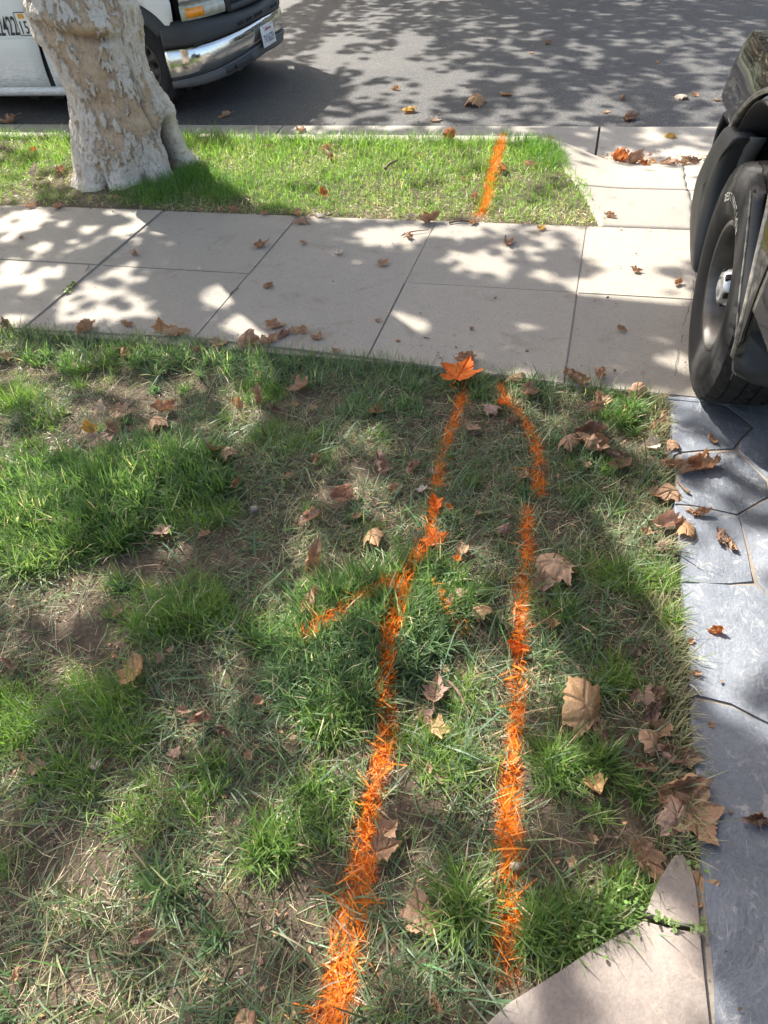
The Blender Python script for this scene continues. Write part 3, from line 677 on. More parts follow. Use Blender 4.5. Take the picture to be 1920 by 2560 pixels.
def openness(gx, gy, sun=True):
    fl = .5 + 1.35 * (fbm(gx * 7.5, gy * 7.5, 123, 3) - .5)
    o = np.where((fl > .80) & (gy < 5.9), .9, np.where(gy < 2.45, .40, 0.0))
    for c, inv, ra, rb, s, walk in LITG:
        p = np.stack([gx - c[0], gy - c[1]]); q = inv @ p
        grow = 0.078 if walk and ra < .12 else 0.05
        sc = np.array([ra / (ra + grow), rb / (rb + grow)])[:, None]
        d = np.hypot(*(q * sc)); in_ = 1 - sstep(0.80, 1.08, d)
        o = np.maximum(o, in_ * (np.where(fl > .60 - (.22 if walk else .40) * s, 1.0, (.35 if walk else .85) * s) if s < .94 else s))
    rd = 0.22 + 0.62 * sstep(0.47, 0.60, fbm(gx * 4.2, gy * 2.4, 91, 3))      # the road: a loose dapple
    rd = rd * (1 - 0.5 * sstep(8.3, 9.6, gy) * sstep(-3.0, -1.2, gx)) + .35 * np.exp(-((gx + 2.4) ** 2 + (gy - 8.5) ** 2) / 1.5)
    rd = np.maximum(rd, 0.9 * np.exp(-((gx + 2.9) / .5) ** 2 - ((gy - 8.0) / .5) ** 2))
    rd = np.maximum(rd, .96 * np.exp(-((gx + 1.95) / .55) ** 2 - ((gy - 7.0) / .75) ** 2)); rd = np.maximum(rd, .96 * np.exp(-((gx + 2.55) / .6) ** 2 - ((gy - 8.05) / .4) ** 2))
    rd = np.maximum(rd, .97 * np.exp(-((gx + 1.75) / .6) ** 2 - ((gy - 6.3) / .4) ** 2)); rd = np.maximum(rd, .97 * np.exp(-((gx + 2.0) / .6) ** 2 - ((gy - 7.8) / .6) ** 2))
    far = gy > 5.9
    return np.where(far, np.clip(rd, 0, 1), o)
# a generic lobed leaf, reused for every leaf of the crowns
LF = np.array([(0, -.5), (.16, -.38), (.5, -.2), (.3, .02), (.46, .26), (.16, .26), (0, .56), (-.16, .26), (-.46, .26), (-.3, .02), (-.5, -.2), (-.16, -.38)])
def crown_mesh(name, C, size):
    n = len(C); a = rng.uniform(0, 2 * math.pi, n); tilt = rng.normal(0, .45, n); tz = rng.uniform(0, 2 * math.pi, n)
    V = np.zeros((n, 13, 3)); V[:, :12, 0] = LF[:, 0]; V[:, :12, 1] = LF[:, 1]; V[:, :12, 2] = 0.12 * (np.abs(LF[:, 0]) * 2)
    V *= size[:, None, None]
    ca, sa = np.cos(a)[:, None], np.sin(a)[:, None]
    x = V[..., 0] * ca - V[..., 1] * sa; y = V[..., 0] * sa + V[..., 1] * ca; z = V[..., 2]
    ct, st = np.cos(tilt)[:, None], np.sin(tilt)[:, None]; y, z = y * ct - z * st, y * st + z * ct
    cb, sb = np.cos(tz)[:, None], np.sin(tz)[:, None]; x, y = x * cb - y * sb, x * sb + y * cb
    V = np.stack([x, y, z], -1) + C[:, None, :]
    k_ = np.arange(12); f = np.stack([np.full(12, 12), k_, (k_ + 1) % 12], 1)
    F = (np.arange(n) * 13)[:, None, None] + f[None]
    return rawmesh(name, V.reshape(-1, 3), [F.reshape(-1, 3)], False)
def scatter(n, x0, x1, y0, y1, h0, h1, keep=None):
    gx = rng.uniform(x0, x1, n); gy = rng.uniform(y0, y1, n); h = h0 + (h1 - h0) * rng.beta(1.6, 1.6, n)
    op = openness(gx, gy) if keep is None else np.full(n, keep)
    ok = rng.uniform(0, 1, n) > op
    # twig-scale clumping
    ok &= (fbm(gx * 3.1, gy * 3.1, 101, 3) + 0.25 * rng.uniform(-1, 1, n)) > 0.27
    gx, gy, h = gx[ok], gy[ok], h[ok]
    return np.stack([gx - SX * h, gy - SY * h, h], 1)
C1 = scatter(17500, -5.2, 1.6, -0.6, 5.85, 3.3, 5.8)
C1 = np.concatenate([C1, scatter(9000, -5.0, 1.2, 2.42, 4.0, 2.9, 4.1)])
C1 = np.concatenate([C1, scatter(2500, -8.5, -5.2, -1.0, 6.0, 4.5, 7.0, .3)])
crown = link('crown', crown_mesh('crown', C1 - np.array([TC[0], TC[1], 0]), rng.uniform(.07, .14, len(C1))), M['leaf_green'], tree, 'stuff')
# unseen shrubbery across the street, added to darken what the paintwork mirrors
hx = rng.uniform(-34, 16, 15000); hy = 19.5 + rng.normal(0, .7, 15000); hz = 4.2 * rng.beta(1.3, 1.2, 15000) * (.7 + .5 * fbm(hx * .35, hx * 0, 5, 3)) - .2
link('added_shrubbery', crown_mesh('added_shrubbery', np.stack([hx, hy, hz], 1), rng.uniform(.25, .55, 15000)), M['shrub'], None, 'stuff')
t2 = (-6.8, 16.6)
tree2 = empty('street_tree', (t2[0], t2[1], 0), label='tree across the street whose crown shades the asphalt', cat='tree')
zz = np.linspace(-.3, 3.2, 40); aa = np.linspace(0, 2 * math.pi, 40, endpoint=False)
A, Zg = np.meshgrid(aa, zz, indexing='ij'); rr = 0.30 + .15 * np.exp(-np.clip(Zg, 0, 9) / .2) + .04 * (fbm(A * 2, Zg * 3, 4, 3) - .5)
o = link('trunk', gridmesh('trunk_far', np.stack([rr * np.cos(A), rr * np.sin(A), Zg], -1), wrapu=True, attr={'plate': np.full(1600, .7), 'cavity': np.zeros(1600)}), M['bark'], tree2)
for pts in ([(0, 0, 3), (0.6, -1.5, 4.2), (1.2, -3.2, 5.4), (1.6, -4.8, 6.6)], [(0, 0, 3), (-1, -.8, 4.4), (-2, -2, 5.8), (-2.6, -3.4, 7)], [(0, 0, 3), (1, .8, 4.6), (2.4, 1, 6.4)]):
    limb(tree2, pts, .22, .05)
C2 = scatter(19000, -4.5, 3.6, 5.85, 12.5, 4.2, 6.4)
C2 = np.concatenate([C2, scatter(3000, -9, 4, 12.5, 15, 5, 8, .3)])
link('crown', crown_mesh('crown_far', C2 - np.array([t2[0], t2[1], 0]), rng.uniform(.10, .18, len(C2))), M['leaf_green'], tree2, 'stuff')

# ================================================================== vehicles
def wheel(parent, name, loc, side, rad, wid, rim_r, mats, holes=5, steer=0.0, letters=None, cap=None, ntread=72, hole_w=0.36):
    """side: unit direction of the outer face along local X (-1 or +1 handled through rotation)"""
    wh = empty(name, loc); wh.parent = parent; wh.rotation_euler = (0, 0, side + steer)
    h = wid / 2; n = ntread * 2
    prof = [(-h * .62, rim_r - .012), (-h * .80, rim_r + .004), (-h * .93, rim_r + .03), (-h * 1.0, rim_r + .075), (-h * .985, rad - .075), (-h * .965, rad - .072), (-h * .955, rad - .045), (-h * .93, rad - .035), (-h * .86, rad - .012), (-h * .74, rad - .003),
            (-h * .60, rad), (-h * .585, rad - .009), (-h * .53, rad - .009), (-h * .515, rad), (-h * .22, rad + .002), (-h * .205, rad - .009), (-h * .14, rad - .009), (-h * .125, rad + .002), (0, rad + .002)]
    prof = prof + [(-a, r) for a, r in prof[-2::-1]]
    q = np.linspace(0, 2 * math.pi, n, endpoint=False)
    P = np.array([[(a, r * math.cos(t), r * math.sin(t)) for a, r in prof] for t in q])
    pr = np.array(prof)
    for i in range(n):          # sipes and shoulder notches
        on = (pr[:, 1] > rad - .014) & (pr[:, 1] > rad - .005)
        ph = (i + (np.round(np.abs(pr[:, 0]) / h * 5)).astype(int)) % 4
        d = np.where(on & (ph == 0), .0055, 0.0) + np.where((np.abs(pr[:, 0]) > h * .7) & (pr[:, 1] > rad - .04) & ((i % 4) == 1), .007, 0)
        P[i, :, 1] *= (pr[:, 1] - d) / pr[:, 1]; P[i, :, 2] *= (pr[:, 1] - d) / pr[:, 1]
    ty = link('tyre', gridmesh('tyre', P, wrapu=True, smooth=False), mats[0], wh)
    ty.data.polygons.foreach_set('use_smooth', np.array([False] * len(ty.data.polygons)))
    for p_ in ty.data.polygons:
        if math.hypot(p_.center.y, p_.center.z) < rad - .03: p_.use_smooth = True
    rim = link('rim', lathe('rim', [(-h * .60, rim_r - .004), (-h * .80, rim_r + .004), (-h * .84, rim_r - .002), (-h * .80, rim_r - .012), (-h * .62, rim_r - .020), (-h * .2, rim_r - .03), (h * .6, rim_r - .03), (h * .8, rim_r)], 72), mats[1], wh)
    # disc with openings
    na, rads = 120, np.array([.03, .05, .065, .085, .10, .115, .13, .145, .16, .17]) * (rim_r - .028) / .17
    dz = np.array([-.95, -.93, -.62, -.50, -.50, -.54, -.58, -.55, -.42, -.35]) * h * .62
    q = np.linspace(0, 2 * math.pi, na, endpoint=False)
    P = []
    for t in q:
        hh = math.cos(t * holes) * .5 + .5
        P.append([(z_ + (.022 * hh if 3 <= k_ <= 8 else 0), r * math.cos(t), r * math.sin(t)) for k_, (z_, r) in enumerate(zip(dz, rads))])
    F = []; nv = len(rads)
    for i in range(na):
        t = (q[i] + math.pi / na); ph = ((t * holes / (2 * math.pi)) % 1.0) - 0.5
        for j in range(nv - 1):
            cut = 4 <= j <= 6 and abs(abs(ph) - .5) < hole_w / 2 * (1.0 if j == 5 else .8)
            if not cut: F.append((i * nv + j, ((i + 1) % na) * nv + j, ((i + 1) % na) * nv + j + 1, i * nv + j + 1))
    d = link('wheel_disc', rawmesh('wheel_disc', np.array(P).reshape(-1, 3), [np.array(F)], True), mats[1], wh); solidify(d, .006, 0)
    link('brake_drum', lathe('brake_drum', [(-h * .12, .002), (-h * .12, rim_r - .05), (h * .5, rim_r - .045)], 40), M['black_metal'], wh)
    if cap:
        c = link('hub_cap', lathe('hub_cap', [(-h * .40, .064), (-h * .66, .060), (-h * .78, .050), (-h * .81, .036), (-h * .76, .032), (-h * .83, .025), (-h * .84, .001)], 36), mats[2], wh)
        for i in range(6):
            t = i * math.pi / 3
            bm = bmesh.new(); add_box(bm, (-h * .76, -.011, -.012), (-h * .5, .011, .011), .004)
            o = link('hub_opening', bm_mesh('hub_opening', bm), M['black_metal'], wh)
            o.location = (0, .052 * math.cos(t), .052 * math.sin(t)); o.rotation_euler = (t, 0, 0)
    if letters:
        s, a0, size, rr = letters
        tm = bmesh.new()
        for i, ch in enumerate(s):
            me = text_mesh(ch, size, ext=.0006); n0 = len(tm.verts); tm.from_mesh(me); bpy.data.meshes.remove(me)
            tm.verts.ensure_lookup_table(); t = a0 + i * size * .80 / rr
            for v in tm.verts[n0:]:
                x, y, z = v.co; r_ = rr + y - size * .35; a_ = t + x * .9 / rr
                # local: outward face at -X; the sidewall leans with radius
                ax = np.interp(r_, [rim_r + .03, rim_r + .075, rad - .075], [-h * .93, -h, -h * .985])
                v.co = (ax - .0015 - z, r_ * math.cos(a_), r_ * math.sin(a_))
        link('lettering', bm_mesh('lettering', tm), M['white_print'], ty)
    return wh

def side_panel(name, outline, fx, thick, axes, zcuts=(), scuts=()):
    """a body panel drawn in (s, z), cut into strips, bent so that its depth is fx(s, z)"""
    bm = bmesh.new()
    f = bm.faces.new([bm.verts.new((s, 0, z)) for s, z in outline])
    for z in zcuts: bmesh.ops.bisect_plane(bm, geom=bm.verts[:] + bm.edges[:] + bm.faces[:], plane_co=(0, 0, z), plane_no=(0, 0, 1))
    for s in scuts: bmesh.ops.bisect_plane(bm, geom=bm.verts[:] + bm.edges[:] + bm.faces[:], plane_co=(s, 0, 0), plane_no=(1, 0, 0))
    for v in bm.verts:
        s, z = v.co.x, v.co.z; d = fx(s, z)
        v.co = (s, d, z) if axes == 'x' else (d, s, z)
    bmesh.ops.recalc_face_normals(bm, faces=bm.faces[:])
    # outward is towards -depth
    k_ = 1 if axes == 'x' else 0
    if sum(f.normal[k_] * f.calc_area() for f in bm.faces) > 0: bmesh.ops.reverse_faces(bm, faces=bm.faces[:])
    for f in bm.faces: f.smooth = True
    me = bpy.data.meshes.new(name); bm.to_mesh(me); bm.free(); return me

def arc(cx, cz, r, a0, a1, n=28): return [(cx + r * math.cos(t), cz + r * math.sin(t)) for t in np.linspace(R(a0), R(a1), n)]

# ---------------------------------------------------------------- white pickup at the kerb
TY, TM = 6.30, 7.30
truck = empty('pickup_truck', (-5.6, TM, ROADZ), label='white work pickup with chrome bumper parked at the kerb behind the tree', cat='truck', group=None)
def TL(me):      # world to the truck's own frame
    me.transform(Matrix.Translation((5.6, -TM, -ROADZ))); return me
def tp(name, me, m, parent=None, th=None):
    o = link(name, TL(me), M[m] if isinstance(m, str) else m, parent or truck)
    if th: solidify(o, th)
    return o
plan_half = crom([(-3.70, 6.285), (-3.56, 6.305), (-3.44, 6.37), (-3.345, 6.50), (-3.27, 6.72), (-3.22, 7.0), (-3.20, 7.30)], 26)
TT = np.linspace(0, 1, 26)
def plan(t, off=0.0):
    """point of the front outline at parameter t in [0, 2], moved outwards by off"""
    m = t > 1; u = 2 - t if m else t
    x = np.interp(u, TT, plan_half[:, 0]); y = np.interp(u, TT, plan_half[:, 1])
    e = .02; x2 = np.interp(min(u + e, 1), TT, plan_half[:, 0]); y2 = np.interp(min(u + e, 1), TT, plan_half[:, 1])
    x1 = np.interp(max(u - e, 0), TT, plan_half[:, 0]); y1 = np.interp(max(u - e, 0), TT, plan_half[:, 1])
    tx, ty = x2 - x1, y2 - y1; l = math.hypot(tx, ty); nx, ny = ty / l, -tx / l
    if u > .985: nx, ny = 1, 0
    x += nx * off; y += ny * off
    if m: y = 2 * TM - y
    return x, y
def band(name, t0, t1, prof, n=60):
    P = []
    for t in np.linspace(t0, t1, n):
        u = 2 - t if t > 1 else t
        row = []
        for off, z in prof:
            o_ = off(u) if callable(off) else off; z_ = z(u) if callable(z) else z
            x, y = plan(t, o_); row.append((x, y, z_))
        P.append(row)
    return gridmesh(name, np.array(P))
lerp = lambda a, b, p=1.0: (lambda u: a + (b - a) * u ** p)
cb, ct_ = lerp(.152, .262, .8), lerp(.388, .432, .9)
bumper = tp('bumper', band('bumper', 0, 2, [(-.03, cb), (0.0, lambda u: cb(u) + .004), (.010, lambda u: cb(u) + .03), (.016, lambda u: (cb(u) + ct_(u)) / 2), (.010, lambda u: ct_(u) - .03), (-.004, lambda u: ct_(u) - .002), (-.03, ct_)], 90), 'chrome', th=.004)
capt = lerp(.568, .520)
tp('bumper_cap', band('bumper_cap', 0, 2, [(-.03, lambda u: ct_(u) + .004), (.006, lambda u: ct_(u) + .005), (.012, lambda u: ct_(u) + .03), (.006, lambda u: capt(u) - .05 + .02 * u), (-.004, lambda u: capt(u) - .02), (-.03, lambda u: capt(u)), (lambda u: -.05 - .10 * sstep(.3, .6, u), lambda u: capt(u) + .012), (lambda u: -.08 - .16 * sstep(.3, .6, u), lambda u: capt(u) + .016)], 90), 'dark_plastic', th=.006)
for t0, t1 in ((.62, .70), (.73, .82), (.86, 1.0), (1.18, 1.27), (1.30, 1.38)):
    tp('cap_slot', band('cap_slot', t0, t1, [(.0125, lambda u: ct_(u) + .030), (.0150, lambda u: ct_(u) + .034), (.0150, lambda u: ct_(u) + .052), (.0125, lambda u: ct_(u) + .056)], 8), 'liner', bumper)
vb = lerp(.090, .150, 1.2)
vt = lambda u: cb(u) - .006
val = tp('valance', band('valance', 0, 2, [(-.05, vb), (-.012, lambda u: vb(u) + .004), (.0, lambda u: vb(u) + .02), (lambda u: .002 + .012 * sstep(.2, .4, u), vt), (-.03, lambda u: vt(u) + .004)], 90), 'grey_plastic', th=.005)
tp('fog_recess', band('fog_recess', .42, .74, [(.010, lambda u: vb(u) + .026), (.016, lambda u: vb(u) + .034), (.017, lambda u: vt(u) - .022), (.012, lambda u: vt(u) - .014)], 12), 'dark_plastic', val)
tp('fog_recess', band('fog_recess', .50, .52, [(.018, lambda u: vb(u) + .034), (.021, lambda u: vb(u) + .04), (.021, lambda u: vt(u) - .022)], 3), 'liner', val)
tp('valance_lip', band('valance_lip', .40, 1.60, [(.012, lambda u: vt(u) - .012), (.020, lambda u: vt(u) - .008), (.020, lambda u: vt(u)), (.012, lambda u: vt(u) + .003)], 50), 'grey_plastic', val)
# licence plate
pl = box_mesh('licence_plate', (-.004, -.152, -.083), (.004, .152, .083), .003)
lp = link('licence_plate', pl, M['white'], truck); lp.location = (5.6 - 3.155, -.02, .295 - ROADZ + .005); lp.rotation_euler = (0, R(-4), 0)
def plate_text(s, size, mat, y, z, sx_=1.0):
    me = text_mesh(s, size, ext=.0005); me.transform(Matrix.Rotation(R(90), 4, 'Z') @ Matrix.Rotation(R(90), 4, 'X') @ Matrix.Diagonal((sx_, 1, 1, 1)))
    o = link('lettering', me, M[mat], lp); o.location = (.0055, y, z); return o
plate_text('California', .042, 'red_print', 0, .036, 1.0); plate_text('7V16321', .092, 'blue_print', 0, -.055, .78)
for y in (-.1, .1): 
    o = link('plate_bolt', lathe('plate_bolt', [(.0, .006), (.004, .005), (.005, .0005)], 10), M['rusty_steel'], lp); o.location = (.004, y, .07)
# lamps
lampb = .574
for s in (0, 1):
    rg = lambda a, b: (a, b) if s == 0 else (2 - b, 2 - a)
    lamp = tp('headlight', band('headlight', *rg(.17, .56), [(-.06, .676), (-.035, .678), (-.028, .72), (-.045, .80), (-.09, .835)], 20), 'headlamp')
    tp('turn_signal', band('turn_signal', *rg(.205, .35), [(-.050, lampb + .010), (-.030, lampb + .012), (-.026, lampb + .045), (-.032, lampb + .078), (-.05, lampb + .080)], 12), 'amber', lamp)
    tp('side_lens', band('side_lens', *rg(.351, .56), [(-.050, lampb + .008), (-.028, lampb + .012), (-.024, lampb + .045), (-.030, lampb + .080), (-.05, lampb + .082)], 14), 'lens', lamp)
    tp('lamp_bezel', band('lamp_bezel', *rg(.165, .565), [(-.06, lampb - .006), (-.035, lampb - .004), (-.034, lampb + .096), (-.07, lampb + .10)], 16), 'lens', lamp)
tp('front_core', band('front_core', .12, 1.88, [(-.16, .53), (-.10, .56), (-.10, .90)], 50), 'liner')
grille = tp('grille', band('grille', .60, 1.40, [(-.09, .545), (-.045, .55), (-.035, .575), (-.055, .60), (-.075, .60)], 40), 'dark_plastic')
tp('grille_side', band('grille_side', .575, .63, [(-.09, .55), (-.03, .57), (-.035, .82), (-.08, .85)], 5), 'dark_plastic', grille)
tp('grille_side', band('grille_side', 1.37, 1.425, [(-.09, .55), (-.03, .57), (-.035, .82), (-.08, .85)], 5), 'dark_plastic', grille)
bm = bmesh.new(); r0 = .013
for row in range(11):
    for colm in range(52):
        t = .625 + .75 * (colm + (.5 if row % 2 else 0)) / 52
        x, y = plan(t, -.070); z = .605 + row * .0205
        if z > .83: continue
        for q_ in range(6):
            a1, a2 = q_ * math.pi / 3 + math.pi / 6, (q_ + 1) * math.pi / 3 + math.pi / 6
            vs = [bm.verts.new((x + dx, y + rr_ * math.cos(a_), z + rr_ * math.sin(a_))) for rr_, dx, a_ in ((r0, .0, a1), (r0, .0, a2), (r0 * .72, -.004, a2), (r0 * .72, -.004, a1))]
            bm.faces.new(vs)
gm_ = bm_mesh('grille_honeycomb', bm); tp('honeycomb', gm_, 'grey_plastic', grille)['kind'] = 'stuff'
# body side
def tdepth(s, z): return TY + .030 * ((z - .50) / .4) ** 2 + (0.22 * max(0, z - .95)) + .035 * max(0, s + 3.85) ** 2 * 4
AX, AZ, AR = -4.035, .255, .455
fo = [(-4.93, .115), (-4.90, .10)] + [(AX + AR * math.cos(t), AZ + AR * math.sin(t)) for t in np.linspace(math.pi + .32, 0.52, 40)] + [(-3.60, .575), (-3.575, .58), (-3.565, .70), (-3.60, .86), (-4.0, .97), (-4.89, 1.02)]
def zc(a, b, n): return list(np.linspace(a, b, n))
body = tp('fender', side_panel('fender', fo, tdepth, 0, 'x', zc(.2, .95, 9), zc(-4.8, -3.65, 10)), 'white', th=.012)
# door and its moulding gap
dgap = lambda z: -4.985 + .075 * sstep(.1, .8, z)
do = [(dgap(z) , z) for z in np.linspace(.112, 1.02, 14)] + [(-6.05, 1.03), (-6.06, .60), (-6.06, .112)]
door = tp('door', side_panel('door', do, lambda s, z: tdepth(s, z) + .002 - .006 * (z < .505) , 0, 'x', [.2, .3, .4, .495, .515, .6, .7, .8, .9], zc(-6, -5.1, 6)), 'white', th=.012)
tp('door_crease', gridmesh('door_crease', np.array([[(s, tdepth(s, z) - o_, z) for z, o_ in ((.494, .004), (.499, .010), (.503, .010), (.510, .000))] for s in np.linspace(-6.05, -4.965, 12)])), 'white', door)
hd = tp('handle', box_mesh('handle', (-5.98, TY - .02, .80), (-5.82, TY + .02, .85), .01), 'black_plastic', door)
# dark backing added behind the door gap, standing in for its shade
tp('gap_backing', box_mesh('gap_backing', (-5.10, TY + .03, .10), (-4.80, TY + .05, 1.02)), 'liner')
# rocker, cab rear quarter, frame below
tp('rocker', gridmesh('rocker', np.array([[(s, TY + o_, z) for o_, z in ((.04, .107), (.004, .104), (-.004, .09), (.0, .065), (.03, .045), (.10, .04))] for s in np.linspace(-6.9, -4.60, 8)])), 'white', th=.01)
tp('chassis', box_mesh('chassis', (-8.6, TY + .22, .01), (-3.7, TM * 2 - TY - .22, .14), .01), 'black_metal')
for x in (-5.3, -5.02): tp('frame_bracket', box_mesh('frame_bracket', (x - .05, TY + .14, -.02), (x + .05, TY + .30, .07), .008), 'black_metal')
# moulded wheel-opening trim
def flare(cx, r0_, r1_, a0, a1):
    return np.array([[(cx + r_ * math.cos(t), tdepth(cx + r_ * math.cos(t), AZ + r_ * math.sin(t)) - o_, AZ + r_ * math.sin(t)) for r_, o_ in ((r0_, -.06), (r0_, .010), (r0_ + .012, .024), ((r0_ + r1_) / 2, .022), (r1_ - .01, .012), (r1_, -.004))] for t in np.linspace(a0, a1, 44)])
tp('wheel_trim', gridmesh('wheel_trim', flare(AX, AR - .085, AR + .035, math.pi + .20, 0.60)), 'dark_plastic', th=.004)
P = np.array([[(AX + .40 * math.cos(t), y, AZ + .40 * math.sin(t)) for y in (TY + .02, TY + .35)] for t in np.linspace(-.2, math.pi + .2, 24)])
tp('wheel_well', gridmesh('wheel_well', P), 'liner', th=.01)
tp('wheel_well', box_mesh('wheel_well_back', (AX - .42, TY + .34, .0), (AX + .42, TY + .36, .70)), 'liner')
# far side, hood, cab, bed
hood = []
for i, t in enumerate(np.linspace(.06, 1.94, 60)):
    x, y = plan(t, -.045); u = 2 - t if t > 1 else t
    row = []
    yb_ = TY + .06 if t < 1 else 2 * TM - TY - .06
    yk = y if .3 < t < 1.7 else yb_
    for f_, z in ((0, .80), (.004, .86), (.02, .915), (.06, .955), (.2, .99), (.5, 1.02), (1.0, 1.05)):
        xb = -4.85
        row.append((x + (xb - x) * f_, y + (((yb_ + (y - yb_) * .0) * 0 + (TM + (y - TM) * 1.0)) - y) * f_, z + .03 * math.sin(math.pi * np.clip((y - TY) / 2.0, 0, 1)) * min(1, f_ * 8)))
    hood.append(row)
tp('hood', gridmesh('hood', np.array(hood)), 'white', th=.01)
def mirror_y(me):
    me = me.copy(); me.transform(Matrix.Diagonal((1, -1, 1, 1))); me.flip_normals(); return me
for nm, src, m_ in (('fender', body, 'white'), ('door', door, 'white')):
    o = link(nm, mirror_y(src.data), None, truck); solidify(o, .012)
cabp = [(-4.80, 1.04), (-5.45, 1.66), (-5.7, 1.70), (-6.7, 1.70), (-6.95, 1.66), (-7.0, 1.02)]
bm = bmesh.new()
for yy, ins in ((TY + .10, 0), (2 * TM - TY - .10, 0)):
    pass
rows = []
for s in np.linspace(-1, 1, 9):
    y = TM + s * .90
    rows.append([(x, TM + s * (.90 - .16 * np.clip((z - 1.02) / .68, 0, 1)), z) for x, z in cabp])
tp('cab_roof', gridmesh('cab_roof', np.array(rows)[:, 1:5]), 'white', th=.02)
tp('windscreen', gridmesh('windscreen', np.array(rows)[:, 0:2]), 'glass', th=.006)
tp('rear_window', gridmesh('rear_window', np.array(rows)[:, 4:6]), 'glass', th=.006)
for sgn, rw in ((-1, rows[0]), (1, rows[-1])):
    V = [rw[0], rw[1], rw[4], rw[5]]
    tp('side_window', rawmesh('side_window', V, [np.array([[0, 1, 2, 3]])], False), 'glass', th=.006)
qo = [(-6.075, .112), (-6.075, 1.03), (-7.02, 1.03), (-7.02, .112)]
q1 = tp('cab_quarter', side_panel('cab_quarter', qo, tdepth, 0, 'x', zc(.2, .9, 5)), 'white', th=.012)
bo = [(-7.06, .14), (-7.06, .98), (-9.0, .98), (-9.0, .2)] + [(-8.05 + .46 * math.cos(t), .255 + .46 * math.sin(t)) for t in np.linspace(-.25, math.pi + .25, 24)]
q2 = tp('bed_side', side_panel('bed_side', bo, tdepth, 0, 'x', zc(.2, .9, 5)), 'white', th=.03)
for nm, src in (('cab_quarter', q1), ('bed_side', q2)):
    o = link(nm, mirror_y(src.data), None, truck); solidify(o, .012)
tp('tailgate', box_mesh('tailgate', (-9.02, TY + .04, .2), (-8.97, 2 * TM - TY - .04, .98), .01), 'white')
tp('bed_floor', box_mesh('bed_floor', (-8.97, TY + .05, .38), (-7.06, 2 * TM - TY - .05, .42)), 'black_metal')
tp('rear_bumper', box_mesh('rear_bumper', (-9.15, TY + .05, .2), (-9.03, 2 * TM - TY - .05, .38), .02), 'chrome')
# wheels
wm = (M['rubber'], M['rusty_steel'], M['rusty_steel'])
for x in (AX, -8.05):
    for y, sd in ((TY + .15, R(90)), (2 * TM - TY - .15, R(-90))):
        wheel(truck, 'wheel', (x + 5.6, y - TM, .375), sd, .378, .25, .215, wm, holes=8, cap=True, ntread=48)
# numbers on the door, year sticker
def side_text(s, size, x, z, mat, sx_, off, parent, bold=.0, shear=0.0):
    me = text_mesh(s, size, 'LEFT', ext=.0004, offset=bold)
    me.transform(Matrix.Rotation(R(90), 4, 'X') @ Matrix.Diagonal((sx_, 1, 1, 1)))
    me.transform(Matrix.Translation((x, tdepth(x, z) - off, z)))
    return tp('lettering', me, mat, parent)
side_text('522422', .200, -5.390, .522, 'black_print', .50, .004, door, .0018)
stk = tp('year_sticker', box_mesh('year_sticker', (-5.082, tdepth(-5, .58) - .0035, .520), (-4.955, tdepth(-5, .58) + .004, .684)), 'white', door)
for lo, hi in (((-5.086, .516), (-4.951, .522)), ((-5.086, .682), (-4.951, .688)), ((-5.086, .522), (-5.081, .682)), ((-4.956, .522), (-4.951, .682))):
    tp('sticker_border', box_mesh('sticker_border', (lo[0], tdepth(-5, .58) - .0050, lo[1]), (hi[0], tdepth(-5, .58) - .0030, hi[1])), 'black_print', stk)
tp('sticker_stripe', box_mesh('sticker_stripe', (-5.052, tdepth(-5, .58) - .0050, .640), (-4.990, tdepth(-5, .58) - .0030, .676)), 'orange_print', stk)
side_text('1', .135, -5.072, .530, 'black_print', .66, .0065, stk, .0012); side_text('5', .135, -5.020, .530, 'black_print', .66, .0065, stk, .0012)

# ---------------------------------------------------------------- black sport utility vehicle on the drive
SUVX, WY, WZ = 0.43, 2.48, 0.385
suv = empty('sport_utility_vehicle', (0, 0, 0), label='black sport utility vehicle on the drive with its front wheel on the slate', cat='car')
suv.rotation_euler = (0, 0, R(2)); _c = Matrix.Rotation(R(2), 3, 'Z') @ Vector((1.35 - .43, 1.1 - 2.48, 0)); suv.location = (.43 + _c.x, 2.48 + _c.y, 0)   # parked a little askew
def SL(me): me.transform(Matrix.Translation((-1.35, -1.1, 0))); return me
def sp(name, me, m, parent=None, th=None):
    o = link(name, SL(me), M[m] if isinstance(m, str) else m, parent or suv)
    if th: solidify(o, th)
    return o
CY, CZ, CR = 2.49, 0.445, 0.52
def sdepth(y, z):
    d = math.hypot(y - CY, z - CZ) - CR
    x = SUVX + .012 * sstep(0, .22, d) * 1.0 - .0 + .055 * ((z - .62) / .4) ** 2 * (1 if z > .62 else .25)
    x += 1.3 * max(0, z - .86) ** 2 + 0.30 * max(0, y - 3.25) ** 2 * 6
    return float(x)
arch_pts = arc(CY, CZ, CR, 40, 178, 44)
so_ = [(3.18, .765)] + [(3.05, .775)] + arch_pts + [(1.97, .45), (1.93, .50), (1.93, 1.06), (2.3, 1.07), (3.05, 1.03), (3.36, .97), (3.45, .90), (3.47, .84), (3.40, .78)]
ob_ = np.array([(3.05, .775), (3.22, .765), (3.40, .785), (3.465, .84), (3.455, .90), (3.36, .97), (3.05, 1.03), (2.70, 1.055), (2.30, 1.07), (1.93, 1.07), (1.93, .86), (1.93, .66), (1.93, .50), (1.96, .46)])
_ob = np.concatenate([[0], np.cumsum(np.linalg.norm(np.diff(ob_, axis=0), axis=1))]); _u = np.linspace(0, _ob[-1], 110)
ob_ = np.stack([np.interp(_u, _ob, ob_[:, i]) for i in (0, 1)], 1)
ob_[3:-3] = (ob_[1:-5] + ob_[2:-4] + ob_[3:-3] + ob_[4:-2] + ob_[5:-1]) / 5
ai_ = np.array(arc(CY, CZ, CR, 40, 178, 110))
